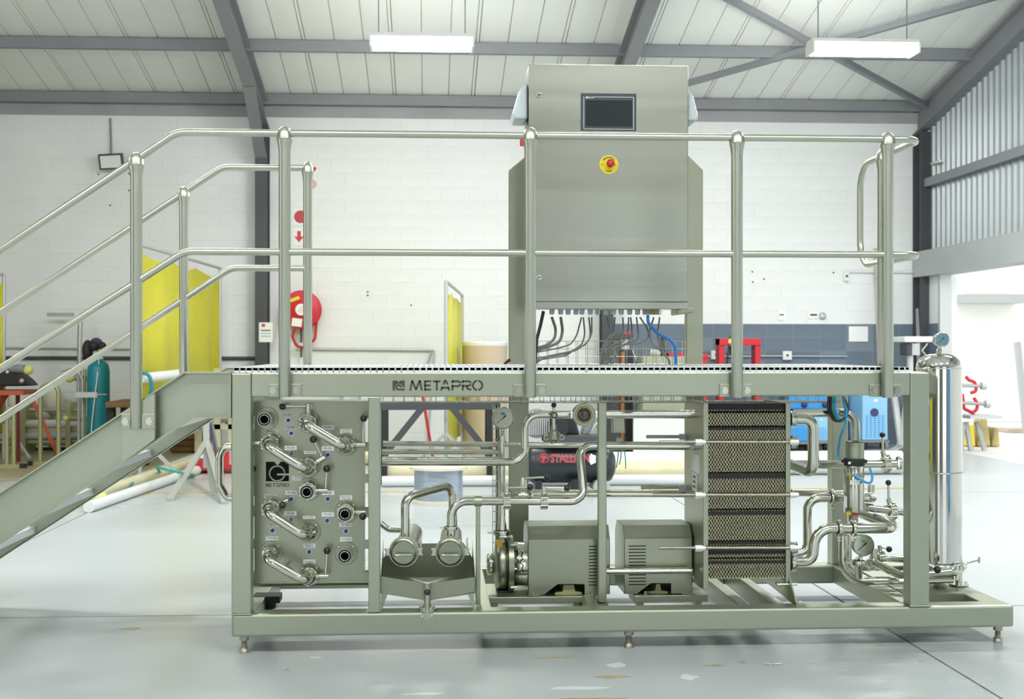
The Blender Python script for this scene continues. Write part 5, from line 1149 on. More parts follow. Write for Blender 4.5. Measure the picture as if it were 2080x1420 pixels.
MB().torus(c + V((0, .06, 0)), (0, 1, 0), r * .83, .03, 36, 10).build('hose_wraps', 'red_dull', t)
MB().tube([P(598, 668, YW - .2), P(594, 684, YW - .2), P(603, 705, YW - .18), P(620, 704, YW - .15), P(640, 690, YW - .15), P(644, 640, YW - .15)], .018, .08, 10).build('hose_tail', 'red_dull', t)
MB().cyl(P(612, 665, YW - .15), P(612, 726, YW - .12), .014, 10).build('supply_pipe', 'steel_dark', t); MB().box(P(612, 700, YW - .15), (.06, .05, .05)).build('stop_valve', 'frame_pale', t)
# fire signs, notice, paper
def sign(px0, py0, px1, py1, label, mark, Y=YWf - .004):
    a, b = P(px0, py1, Y), P(px1, py0, Y); o = MB().mm((a.x, Y - .004, a.z), (b.x, Y, b.z)).build('wall_sign', 'label_white'); tag(o, label, 'sign'); c = (a + b) / 2 + V((0, -.005, 0)); w = b.x - a.x
    o['org'] = tuple(o.location)
    if mark == 'rings':
        for q in (.4, .27, .14): MB().torus(c, (0, 1, 0), w * q, w * .03, 24, 4).build('ring_mark', 'sign_red', o)
    elif mark == 'disc': MB().cyl(c, c + V((0, -.001, 0)), w * .42, 28).build('disc_mark', 'sign_red', o)
    elif mark == 'down': MB().prism([c + V((x * w, 0, z * w)) for x, z in ((-.15, .45), (.15, .45), (.15, 0), (.4, 0), (0, -.48), (-.4, 0), (-.15, 0))], (0, -.001, 0)).build('arrow_mark', 'red', o)
    elif mark == 'diag': MB().prism([c + V((x * w, 0, z * w)) for x, z in ((.4, .45), (.1, .45), (-.3, -.1), (-.45, -.0), (-.4, -.48), (.1, -.4), (-.05, -.25), (.4, .2))], (0, -.001, 0)).build('arrow_mark', 'red', o)
    elif mark == 'text':
        for k in range(3): MB().mm(c + V((-w * .36, -.001, w * (.1 - k * .22))), c + V((w * .36, 0, w * (.18 - k * .22)))).build('print_block', 'welder_face' if k else 'print_dark', o)
        MB().mm(c + V((-w * .3, -.001, w * .4)), c + V((-w * .05, 0, w * .62))).build('print_block', 'sign_red', o)
    elif mark == 'mark': MB().mm(c + V((-w * .3, -.001, -w * .05)), c + V((w * .3, 0, w * .12))).build('print_block', 'print_dark', o)
    return o
sign(624, 337, 644.5, 360, 'small white sign with red diagonal arrow beside the rear rail post', 'diag'); sign(624, 362, 644.5, 387, 'small white sign with red rings under the diagonal arrow sign', 'rings')
sign(595, 424, 626, 457, 'white sign with a red disc between the left rail posts', 'disc'); sign(595, 463, 620, 498, 'white sign with a red downward arrow above the hose reel', 'down')
sign(526, 655, 554, 695, 'printed notice fixed to the dark column', 'text', YW - .305)
sign(1724, 663, 1763, 694, 'blank white sheet pinned on the blue dado', 'none')
sign(1580, 630, 1595, 650, 'faint small notice on the white wall above the dado', 'mark')
o = sign(1641, 634, 1664, 647, 'worn rectangular notice on the white wall near the socket', 'mark')
c = P(1670, 642, YWf); t = MB().lathe(c, (0, -1, 0), [(0, .045), (.03, .045), (.04, .03), (.04, .001)], 20).build('wall_socket', 'frame_pale'); tag(t, 'small round grey wall socket above the blue dado', 'socket')
# floodlight with conduit
c = P(226, 328, YW - .18); t = thing('floodlight', c, 'square black floodlight on the white wall at upper left', 'floodlight')
R_ = Matrix.Rotation(.25, 3, 'X') @ Matrix.Rotation(-.06, 3, 'Y'); MB().box(c, (S(48, YW - .2), .06, S(31, YW - .2)), R=R_).build('case', 'steel_dark', t, bevel=.008); MB().box(c + R_ @ V((0, -.032, 0)), (S(40, YW - .2), .004, S(24, YW - .2)), R=R_).build('lens', 'plastic_white', t)
MB().cyl(P(226, 315, YW - .03), P(224, 240, YW - .03), .012, 8).build('conduit', 'steel_grey', t); MB().box(c + V((0, .1, -.02)), (.05, .14, .03)).build('arm', 'steel_dark', t)
# surface conduits
def conduit(a, b, r, label, m='frame_pale', Y=YW - .04):
    o = MB().cyl(P(*a, Y), P(*b, Y), r, 8).build('wall_conduit', m); tag(o, label, 'conduit'); return o
conduit((-20, 706), (264, 709), .012, 'thin grey conduit along the left wall'); conduit((-20, 727), (520, 728), .024, 'thick dark pipe along the left wall below the thin conduit', 'steel_dark')
conduit((635, 709), (880, 711), .018, 'grey conduit right of the hose reel'); conduit((1545, 723), (1720, 724), .012, 'grey conduit across the blue dado'); conduit((1440, 724), (1600, 724), .011, 'grey conduit between the two white sockets', Y=YW - .03)
conduit((876, 712), (862, 760), .012, 'left drop conduit beside the narrow curtain'); conduit((882, 712), (868, 900), .012, 'right drop conduit beside the narrow curtain')
conduit((1720, 552), (1885, 553), .014, 'white conduit high on the wall right of the rail post', 'plastic_white')
for (a, b, c_, d, lab) in ((1443, 712, 1462, 730, 'white double socket left of the red press'), (1588, 713, 1606, 731, 'white double socket right of the red press'), (1864, 334, 1880, 352, 'white junction box near the back right corner'), (1712, 552, 1722, 571, 'white cable entry box on the wall right of the middle rail post')):
    A, B = P(a, d, YWf), P(c_, b, YWf); o = MB().mm((A.x, YWf - .06, A.z), (B.x, YWf, B.z)).build('wall_socket', 'plastic_white', bevel=.006); tag(o, lab, 'socket'); o['org'] = tuple(o.location); q = V(((A.x + B.x) / 2, YWf - .062, (A.z + B.z) / 2)); MB().cyl(q, q + V((0, -.002, 0)), .018, 12).build('socket_hole', 'print_dark', o)
o = MB().tube([P(1880, 345, YW - .1), P(1890, 333, YW - .25), PXW(1910, 327, XR - .06)], .02, .1, 8).build('wall_conduit', 'plastic_white'); tag(o, 'white conduit bend beside the junction box in the corner', 'conduit')
# leaning planks
for a, b, w, lab, d in (((1782, 505), (1796, 905), 15, 'long grey plank leaning on the wall behind the end rail', .5), ((1866, 627), (1872, 905), 11, 'short grey plank leaning on the wall beside the doorway', .35)):
    A = P(*a, YW - .06); B = P(*b, YW - d); B.z = 0; o = MB().bar(A, B, S(w, YW), .03, (0, -1, 0)).build('timber_plank', 'grey_plank'); tag(o, lab, 'plank')

# ================================================================ WELDING SCREENS
def screen(name, A, B, zt_, zb_, m, label, sag=.05, cat='welding curtain'):
    """frame of two posts and a top rail with a hanging curtain between ground points A and B"""
    A, B = V(A), V(B); t = thing(name, A, label, cat); d = (B - A); n = V((-d.y, d.x, 0)).normalized()
    for q in (A, B):
        MB().cyl(q, q + V((0, 0, zt_)), .02, 10).build('post', 'frame_pale', t)
        for s in (-1, 1): MB().bar(q + V((0, 0, .45)), q + n * s * .42 + V((0, 0, .02)), .035, .03).build('leg', 'frame_pale', t)
    MB().cyl(A + V((0, 0, zt_)), B + V((0, 0, zt_)), .018, 10).build('top_rail', 'frame_pale', t)
    m_ = MB(); N = 24; vs = []; fs = []
    for i in range(N + 1):
        u = i / N; p = A.lerp(B, .02 + .96 * u); w = .018 * math.sin(u * 22); top_ = zt_ - .06 - sag * abs(math.sin(u * math.pi * 3)) - .03 * u
        for z in (top_, zb_): vs += [p + n * (w + .003) + V((0, 0, z)), p + n * (w - .003) + V((0, 0, z))]
    for i in range(N):
        o = 4 * i; fs += [(o, o + 4, o + 6, o + 2), (o + 1, o + 3, o + 7, o + 5), (o, o + 1, o + 5, o + 4), (o + 2, o + 6, o + 7, o + 3)]
    m_.add(vs, fs, True).build('curtain', m, t); return t
dA = P(284, 709, 6.85); dB = P(447, 709, 10.3)
ws = screen('welding_screen', (dA.x, dA.y, 0), (dB.x, dB.y, 0), 2.29, .45, 'curtain', 'large yellow welding curtain on a pale frame behind the stair rail')
MB().cyl(P(284, 769, 6.75), P(372, 759, 7.6), .05, 14).build('cross_tube', 'pipe_pale', ws)
MB().tube([P(286, 757, 6.7), P(303, 760, 6.7), P(309, 785, 6.7), P(302, 815, 6.7), P(296, 840, 6.7)], .018, .15, 8).build('hose', 'teal', ws)
A = P(906, 709, 7.0); B = P(939, 709, 10.2); screen('welding_screen', (A.x, A.y, 0), (B.x, B.y, 0), 1.955, .25, 'curtain', 'narrow yellow welding curtain seen edge-on left of the cardboard drum')
A = P(-60, 709, 9.0); B = P(8, 709, 9.4); screen('welding_screen', (A.x, A.y, 0), (B.x, B.y, 0), 2.15, .3, 'curtain', 'yellow welding curtain frame at the extreme left edge')
# ================================================================ LEFT BACKGROUND: GAS CYLINDER, VICE STAND, PIPE RACK
Yc_ = 8.9; cx = P(200, 900, Yc_).x; rc = S(22, Yc_); zt_ = P(200, 728, Yc_).z
t = thing('gas_cylinder', (cx, Yc_, 0), 'tall teal gas cylinder strapped to a trolley', 'gas cylinder')
MB().lathe((cx, Yc_, 0), (0, 0, 1), [(0, rc * .95), (.02, rc), (zt_ - .14, rc), (zt_ - .07, rc * .88), (zt_ - .02, rc * .5), (zt_, rc * .3), (zt_ + .04, rc * .28)], 30).build('body', 'teal', t)
MB().lathe((cx, Yc_, zt_ - .01), (0, 0, 1), [(0, rc * .42), (.03, rc * .42)], 20).build('neck_ring', 'label_white', t)
MB().box((cx + .01, Yc_, zt_ + .1), (.05, .05, .14)).build('valve', 'copper', t); MB().sphere((cx - .04, Yc_ - .03, zt_ + .14), .06, 14, 8).build('regulator', 'black_matt', t); MB().sphere((cx + .05, Yc_ - .03, zt_ + .14), .045, 14, 8).build('gauge', 'black_matt', t)
MB().sphere((cx - .12, Yc_, zt_ + .09), .1, 14, 8, (.6, .8, 1.2)).build('helmet', 'black_matt', t); MB().sphere((cx - .03, Yc_ + .02, zt_ + .16), .075, 14, 8).build('regulator_cover', 'purple', t)
MB().tube([(cx + .03, Yc_ - .05, zt_ + .1), (cx + .02, Yc_ - rc - .02, zt_ - .25), (cx - .03, Yc_ - rc - .02, .5), (cx - .05, Yc_ - rc - .02, .2)], .007, .1, 6).build('hose', 'pipe_pale', t)
t = thing('cylinder_trolley', (cx - rc - .1, Yc_, 0), 'pale tubular trolley holding the teal gas cylinder', 'trolley')
for dx in (0, .06): MB().tube([(cx - rc - .05 - dx, Yc_ + .05 * (dx > 0), .05), (cx - rc - .05 - dx, Yc_ + .05 * (dx > 0), .95), (cx - rc - .14 - dx, Yc_ + .05 * (dx > 0), 1.05)], .014, .1, 10).build('frame_tube', 'frame_pale', t)
MB().cyl((cx - rc - .04, Yc_ + .04, 0.05), (cx - rc - .04, Yc_ + .04, zt_ - .12), .018, 10).build('upright', 'motor_olive', t)
z = P(200, 802, Yc_ - rc).z; MB().mm((cx - rc - .09, Yc_ - rc - .02, z - .03), (cx + rc * .2, Yc_ - rc, z + .03)).build('strap', 'frame_pale', t); MB().cyl((cx + rc * .2, Yc_ - rc - .01, z), (cx + rc * .9, Yc_ - rc * .6, z), .01, 8).build('strap_rod', 'frame_pale', t)
MB().tube([(cx - rc - .05, Yc_ - .1, 1.0), (cx - rc - .14, Yc_ - .1, 1.08), (cx - rc - .27, Yc_ - .1, 1.04)], .014, .05, 8).build('handle', 'frame_pale', t)
for s in (-1, 1): MB().cyl((cx - rc - .12, Yc_ + .03 + s * .2, .1), (cx - rc - .12, Yc_ + .06 + s * .2, .1), .1, 20).build('wheel', 'black_matt', t)
MB().mm((cx - rc - .15, Yc_ - .2, .0), (cx + rc, Yc_ + .22, .015)).build('toe_plate', 'frame_pale', t)
# vice on red tripod
Yv = 9.0; q = P(36, 792, Yv); t = thing('pipe_machine', (q.x, Yv, 0), 'black pipe machine on red splayed legs at the left edge', 'machine')
zt_ = q.z
MB().mm((P(-30, 0, Yv).x, Yv - .25, zt_ - .05), (P(62, 0, Yv).x, Yv + .25, zt_)).build('table', 'red_orange', t)
m = MB(); m.prism([P(-30, 742, Yv), P(22, 742, Yv), P(28, 752, Yv), P(40, 760, Yv), P(55, 772, Yv), P(66, 784, Yv), P(-30, 786, Yv)], (0, .25, 0)); m.build('machine_body', 'black_matt', t, bevel=.02)
MB().cyl(P(20, 748, Yv), P(50, 750, Yv), .05, 16).build('spindle', 'steel_grey', t); MB().sphere(P(57, 752, Yv), .055, 16, 10).build('cap', 'yellow_pale', t); MB().sphere(P(44, 774, Yv - .03), .03, 12, 8).build('dial_knob', 'frame_pale', t); MB().cyl(P(15, 755, Yv), P(15, 755, Yv - .02), .02, 10).build('bolt', 'frame_pale', t)
for (a, b, m_) in (((36, 792), (37, 928), 'maroon'), ((63, 805), (124, 925), 'red_orange'), ((14, 800), (-20, 850), 'red_orange')):
    A = P(*a, Yv); B = P(*b, Yv + .1); B.z = max(0, B.z) if b[1] < 900 else 0; MB().bar(A, B, .045, .045).build('leg', m_, t)
# pipe rack frames
def hoop(label, xs_px, ytop, Y, m='motor_olive', base=True):
    a, b = P(xs_px[0], ytop, Y), P(xs_px[1], ytop, Y); t = thing('pipe_rack', ((a.x + b.x) / 2, Y, 0), label, 'rack')
    MB().tube([(a.x, Y, .04), (a.x, Y, a.z), (b.x, Y, a.z), (b.x, Y, .04)], .025, .1, 10).build('hoop', m, t)
    MB().mm((a.x - .1, Y - .03, 0), (b.x + .1, Y + .03, .045)).build('foot_bar', m, t)
    for x in (a.x - .1, b.x + .1): MB().mm((x - .03, Y - .035, 0), (x + .03, Y + .035, .05)).build('foot_cap', 'black_matt', t)
    return t
hoop('olive tubular hoop rack left of the gas cylinder', (82, 119), 781, 8.6); t = hoop('low olive hoop rack at the far left', (14, 28), 830, 8.3)
t = thing('pipe_stand', FL(104, 915), 'short upright pipe wrapped in plastic beside the hoop rack', 'stand'); q = FL(104, 915)
MB().cyl(q, V((q.x, q.y, P(104, 793, q.y).z)), .03, 12).build('tube', 'motor_olive', t); MB().sphere(V((q.x + .02, q.y, .62)), .14, 14, 9, (1, 1, 1.3)).build('wrapping', 'spool_flange', t); MB().sphere(V((q.x - .15, q.y, .45)), .13, 14, 9, (1.2, 1, 1)).build('wrapping', 'spool_flange', t); MB().mm((q.x - .2, q.y - .03, 0), (q.x + .2, q.y + .03, .04)).build('foot', 'steel_dark', t)
t = thing('pipe_stand', FL(26, 915), 'thin plastic-wrapped post at the far left edge', 'stand'); q = FL(26, 915); MB().cyl(q, q + V((0, 0, .75)), .025, 10).build('tube', 'motor_olive', t); MB().sphere(q + V((0, 0, .6)), .08, 12, 8, (.8, .8, 2)).build('wrapping', 'spool_flange', t)
# material rack the capped pipes lie on
t = thing('material_rack', P(120, 905, 10.2), 'low rack of stacked pale pipes along the left wall', 'rack')
for k in range(4): MB().cyl(P(-20, 862 + k * 12, 10.2 + .05 * (k % 2)), P(176, 860 + k * 12, 10.2 + .05 * (k % 2)), .05, 12).build('stacked_pipe', ['pipe_pale', 'pipe_cream', 'grey_plank', 'motor_olive'][k], t)
for px in (-10, 60, 150): MB().mm(P(px, 900, 10.4) * V((1, 1, 0)) if False else (P(px, 900, 10.4).x - .03, 10.15, 0), (P(px, 900, 10.4).x + .03, 10.55, .62)).build('rack_post', 'motor_olive', t)
for y_, px_, rr_ in ((769, 141, .055), (851, 133, .035)):
    o = MB().cyl(P(px_, y_, 9.7), P(178, y_, 10.2), .028, 12).build('stacked_pipe', 'motor_olive', t); MB().sphere(P(px_, y_ - 1, 9.66), rr_, 14, 8).build('end_cap', 'yellow_pale', o)
MB().cyl(P(60, 833, 10.3), P(172, 833, 10.3), .022, 8).build('rail', 'grey_plank', t); MB().cyl(P(130, 769, 10.3), P(176, 770, 10.3), .02, 8).build('rail', 'motor_olive', t)
# easel frame standing behind
t = thing('steel_easel', P(103, 905, 10.4), 'pale steel frame leaning on the wall behind the gas cylinder', 'frame'); A = P(94, 639, 10.7); 
MB().mm((P(95, 0, 10.7).x, 10.7, P(0, 643, 10.7).z), (P(150, 0, 10.7).x, 10.72, P(0, 635, 10.7).z)).build('top_bar', 'grey_plank', t); MB().cyl(P(163, 646, 10.6), V((P(163, 646, 10.6).x, 10.5, 0)), .03, 10).build('upright', 'frame_pale', t)
# wooden bench end behind the stair and clutter under it
t = thing('timber_bench', FL(250, 930), 'dark wooden bench behind the stair post', 'bench'); q = P(246, 815, 8.6)
MB().mm((P(224, 0, 8.6).x, 8.4, q.z - .06), (P(300, 0, 8.6).x, 9.2, q.z)).build('top', 'wood', t)
for px in (228, 296): MB().mm((P(px, 0, 8.6).x - .04, 8.5, 0), (P(px, 0, 8.6).x + .04, 8.6, q.z - .06)).build('leg', 'black_matt', t)
MB().mm((P(226, 0, 8.6).x, 9.0, .1), (P(298, 0, 8.6).x, 9.05, q.z - .08)).build('back_board', 'black_matt', t)
# pallet rack with pale roll and red box seen under the stair landing
t = thing('timber_crate', FL(388, 918), 'dark wooden crate under the stair landing', 'crate')
q = FL(385, 920); MB().mm((q.x - .22, q.y, 0), (q.x + .2, q.y + .4, .22)).build('crate_body', 'wood', t); 
for k in range(3): MB().mm((q.x - .24, q.y - .02, .02 + k * .08), (q.x + .22, q.y, .07 + k * .08)).build('crate_slat', 'wood', t)
t = thing('steel_rack', FL(420, 920), 'pale yellow steel rack behind the frame post', 'rack'); q = FL(425, 922)
for px in (402, 441, 470): x = P(px, 900, q.y).x; MB().mm((x - .04, q.y, 0), (x + .04, q.y + .06, 1.05)).build('rack_post', 'pipe_cream', t)
MB().mm((P(396, 0, q.y).x, q.y, .30), (P(640, 0, q.y).x, q.y + .06, .36)).build('rack_beam', 'pipe_cream', t)
MB().cyl((P(446, 0, q.y).x, q.y + .2, .5), (P(640, 0, q.y).x, q.y + .2, .5), .13, 20).build('stored_pipe', 'pipe_pale', t)
qa, qb = FL(395, 963), FL(472, 966); t = thing('power_source', ((qa.x + qb.x) / 2, qa.y, 0), 'red box-shaped welding machine behind the tripod stand', 'welding machine')
hgt = P(430, 915, qa.y).z; MB().mm((qa.x, qa.y, .03), (qb.x + .1, qa.y + .4, hgt)).build('case', 'red_dull', t, bevel=.02)
MB().mm((qa.x + .05, qa.y - .004, hgt - .08), (qa.x + .15, qa.y, hgt - .04)).build('badge', 'label_white', t)
for k in range(8): MB().mm((qb.x - .06, qa.y - .004, .1 + k * .02), (qb.x + .03, qa.y, .108 + k * .02)).build('louvre', 'label_white', t)
for k, (x, y) in enumerate(((qa.x + .05, qa.y + .05), (qb.x + .05, qa.y + .05), (qa.x + .05, qa.y + .35), (qb.x + .05, qa.y + .35))): MB().mm((x - .03, y - .03, 0), (x + .03, y + .03, .03)).build('foot', 'black_matt', t)
# tripod stand
q = FL(420, 975); t = thing('tripod_stand', (q.x, q.y, 0), 'pale steel tripod pipe stand left of the frame post', 'stand'); zt_ = P(420, 858, q.y).z
MB().mm((q.x - .03, q.y - .03, .12), (q.x + .03, q.y + .03, zt_)).build('column', 'frame_pale', t)
for (px, py) in ((344, 1018), (457, 1024), (435, 1008)): b = FL(px, py); MB().bar((q.x, q.y, .38), (b.x, b.y, .012), .06, .022).build('leg', 'frame_pale', t)
MB().bar((q.x + .04, q.y, zt_), (P(447, 985, q.y).x, q.y + .1, .02), .05, .02).build('leg', 'steel_grey', t)
# long pipes on the floor at the left and hoses
for a, b, r, m_, lab in (((180, 1030), (400, 955), .045, 'pipe_pale', 'front long pale pipe lying on the floor under the stair'), ((150, 1018), (392, 940), .05, 'pipe_cream', 'rear long cream pipe lying on the floor under the stair'), ((250, 985), (398, 930), .05, 'grey_plank', 'furthest long grey pipe lying on the floor under the stair')):
    A, B = FL(*a, r), FL(*b, r); o = MB().cyl(A, B, r, 14).build('floor_pipe', m_); tag(o, lab, 'pipe', 'pipes on the floor under the stair')
o = MB().tube([FL(275, 965, .06), FL(262, 1000, .05), FL(225, 1015, .03), FL(205, 1025, .03)], .014, .2, 8).build('air_hose', 'teal'); tag(o, 'teal hose end lying on the floor pipes', 'hose')
o = MB().tube([FL(395, 965, .02), FL(345, 955, .3), FL(318, 950, .15), FL(330, 965, .02), FL(390, 962, .02)], .012, .2, 8).build('air_hose', 'hose_green'); tag(o, 'green hose looped beside the red welding machine', 'hose')
q = FL(195, 1022); t = MB().cyl(q + V((-.08, 0, .04)), q + V((.08, .02, .05)), .035, 12).build('hose_coupling', 'yellow_pale'); tag(t, 'pale yellow hose coupling on the floor under the stair', 'coupling')
# ================================================================ MIDDLE BACKGROUND
# black steel bench with diagonal braces
bA, bB = FL(780, 985), FL(996, 985); Yb_ = bA.y; zt_ = P(890, 822, Yb_).z; t = thing('steel_bench', ((bA.x + bB.x) / 2, Yb_, 0), 'black steel bench with diagonal braces behind the polished lines', 'bench')
w = .07
MB().mm((bA.x - .1, Yb_, zt_ - .05), (bB.x + .1, Yb_ + .08, zt_ + .01)).build('top_bar', 'steel_dark', t); MB().mm((bA.x - .1, Yb_ + .35, zt_ - .05), (bB.x + .1, Yb_ + .358, zt_ + .01)).build('top_bar', 'steel_dark', t)
for x in (bA.x, bB.x):
    for y in (Yb_, Yb_ + .35): MB().mm((x - .03, y, 0), (x + .03, y + .06, zt_ - .05)).build('leg', 'black_matt', t)
for s, x in ((1, bA.x), (-1, bB.x)): MB().bar((x, Yb_ + .03, zt_ - .48), (x + s * .36, Yb_ + .03, zt_ - .03), .06, .075, (0, 1, 0)).build('brace', 'steel_dark', t)
# wire spool
q0 = FL(891, 1024); rs = S(50, q0.y); t = thing('wire_spool', (q0.x, q0.y + rs, 0), 'drum of blue-grey wire with a pale flange on the floor', 'wire spool'); cyy = q0.y + rs; zt_ = P(891, 947, cyy).z
MB().lathe((q0.x, cyy, 0), (0, 0, 1), [(0, rs * 1.25), (.02, rs * 1.25)], 36).build('flange', 'spool_flange', t); MB().lathe((q0.x, cyy, .02), (0, 0, 1), [(0, rs)] + [(zz * .012, rs * (1 + .012 * (zz % 2))) for zz in range(1, int((zt_ - .05) / .012))] + [(zt_ - .04, rs)], 40).build('wound_wire', 'spool_wire', t); MB().lathe((q0.x, cyy, zt_ - .02), (0, 0, 1), [(0, rs * 1.2), (.02, rs * 1.2)], 36).build('flange', 'spool_flange', t)
# pipes stacked on the floor behind
for k, (x0, x1, py, Y, r, m_, lab) in enumerate(((776, 1400, 958, 6.6, .10, 'pipe_cream', 'large cream pipe on the floor behind the wire spool'), (1240, 1830, 962, 7.2, .12, 'pipe_pale', 'large pale pipe on the floor behind the plate pack'), (776, 1400, 983, 6.3, .05, 'pipe_pale', 'thin pale pipe on the floor in front of the cream pipe'), (1230, 1700, 940, 8.0, .08, 'grey_plank', 'grey pipe on the floor behind the compressor'))):
    o = MB().cyl((P(x0, py, Y).x, Y, r), (P(x1, py, Y).x, Y, r), r, 18).build('floor_pipe', m_); tag(o, lab, 'pipe', 'pipes on the floor behind the skid')
o = MB().cyl((P(640, 0, 8.5).x, 8.5, .1), (P(800, 0, 8.5).x, 8.5, .1), .1, 16).build('floor_pipe', 'pipe_cream'); tag(o, 'short cream pipe on the floor behind the valve panel', 'pipe', 'pipes on the floor behind the skid')
# cardboard drum
Yd = 9.0; q = P(985, 850, Yd); rd = S(46, Yd); zt_ = P(985, 694, Yd).z; t = thing('cardboard_drum', (q.x, Yd, 0), 'tan cardboard drum standing behind the deck', 'drum'); MB().lathe((q.x, Yd, 0), (0, 0, 1), [(0, rd), (zt_, rd)], 36).build('wall', 'cardboard', t)
MB().lathe((q.x, Yd, zt_), (0, 0, 1), [(-.05, rd * 1.01), (-.02, rd * 1.02), (0, rd * 1.02), (0, rd * .96), (0, rd * .96), (-.02, .001)], 36).build('lid', 'pipe_pale', t)
# red pry bar and angle offcuts
A = P(848, 740, 7.6); B = P(872, 893, 7.6); B.z = max(.05, B.z); B = A + (B - A) * 1.5; B.z = 0; o = MB().bar(A, B, .03, .03).build('pry_bar', 'red_dull'); tag(o, 'thin red bar leaning behind the black bench', 'bar')
for px in (686, 723):
    q = P(px, 741, 1.9); zt_ = q.z; o = MB(); o.bar(q + V((-.045, 0, -.07)), q + V((0, 0, 0)), .5, .006, (.6, 0, .8)); o.bar(q + V((.045, 0, -.07)), q, .5, .006, (-.6, 0, .8)); 
    for y in (-.2, .2): o.mm((q.x - .02, q.y + y - .01, 0), (q.x + .02, q.y + y + .01, zt_ - .03))
    o = o.build('angle_trestle', 'galv_deck'); tag(o, 'pale angle-topped trestle behind the deck, %s' % ('left of the pair' if px < 700 else 'right of the pair'), 'trestle', 'angle-topped trestles')
# compressor
qa = FL(1110, 1003); Ym = qa.y; t = thing('air_compressor', (P(1155, 0, Ym).x, Ym, 0), 'black horizontal tank compressor with red lettering under the deck', 'air compressor')
x0, x1 = P(1062, 0, Ym).x, P(1250, 0, Ym).x; zc = P(1150, 943, Ym).z; rt = S(38, Ym)
tk = MB().lathe((x0, Ym, zc), (1, 0, 0), [(0, .001), (.01, rt * .5), (.04, rt * .85), (.09, rt), (x1 - x0 - .09, rt), (x1 - x0 - .04, rt * .85), (x1 - x0 - .01, rt * .5), (x1 - x0, .001)], 36, caps=False).build('tank', 'compressor', t)
yt_ = Ym - rt * .98
text('STALLION', S(24, Ym), P(1150, 932, yt_ - .02) + V((S(8, Ym), 0, 0)), 'sign_red', tk, right=(1, 0, 0), up=(0, .25, 1), width=S(78, Ym), bold=.002)
cb2 = P(1105, 931, yt_ - .015); e_ = MB().torus(cb2, (0, 1, 0), S(9, Ym), .004, 24, 6); e_.prism([cb2 + V((x * S(8, Ym), 0, z * S(8, Ym))) for x, z in ((-.8, .2), (-.2, .8), (.6, .5), (.9, -.2), (.3, -.1), (.1, -.8), (-.5, -.9), (-.4, -.2))], (0, .003, 0)); e_.build('emblem', 'sign_red', tk)
e_ = MB(); q = P(1203, 933, yt_ - .01); e_.prism([q + V((.03 * math.cos(a) * (1 + .3 * (i % 2)), 0, .04 * math.sin(a) * (1 + .3 * (i % 2)))) for i, a in enumerate([k * math.pi / 5 for k in range(10)])], (0, .004, 0)); e_.build('warning_mark', 'label_white', tk)
MB().mm(P(1100, 894, Ym + .1), P(1232, 886, Ym - .2)).build('platform', 'steel_dark', t)
MB().cyl(P(1090, 860, Ym), P(1090, 860, Ym + .12), S(30, Ym), 28).build('belt_guard', 'steel_grey', t)
gd = MB()
for k in range(12): gd.mm((P(1066 + k * 4.4, 0, Ym - .14).x, Ym - .14, P(0, 885, Ym).z), (P(1067.5 + k * 4.4, 0, Ym - .14).x, Ym - .13, P(0, 825, Ym).z))
gd.build('guard_grille', 'frame_pale', t, kind='stuff')
MB().cyl(P(1132, 868, Ym), P(1132, 868, Ym - .1), .1, 20).build('motor_end', 'black_matt', t); MB().mm(P(1110, 886, Ym + .15), P(1150, 846, Ym - .1)).build('motor', 'black_matt', t, bevel=.03)
MB().prism([P(1140, 884, Ym), P(1178, 884, Ym), P(1168, 846, Ym), P(1146, 846, Ym)], (0, .2, 0)).build('cylinder_head', 'compressor', t, bevel=.02); MB().prism([P(1182, 884, Ym), P(1196, 884, Ym), P(1212, 850, Ym), P(1196, 846, Ym)], (0, .2, 0)).build('cylinder_head', 'steel_grey', t, bevel=.02)
MB().tube([P(1205, 870, Ym), P(1215, 855, Ym), P(1222, 885, Ym), P(1215, 905, Ym)], .012, .05, 8).build('air_line', 'frame_pale', t)
for px, py in ((1170, 990), (1222, 996)): q = P(px, py, Ym - .2); q.z = max(q.z, S(16, Ym)); MB().cyl((q.x, Ym - .22, S(17, Ym)), (q.x, Ym - .15, S(17, Ym)), S(17, Ym), 22).build('wheel', 'black_matt' if px < 1200 else 'grey_plank', t)
MB().mm((x0 + .1, Ym - .12, 0), (x0 + .16, Ym + .12, zc - rt * .8)).build('leg', 'compressor', t); MB().mm((x1 - .22, Ym - .14, .05), (x1 - .14, Ym + .14, zc - rt * .8)).build('leg', 'compressor', t)
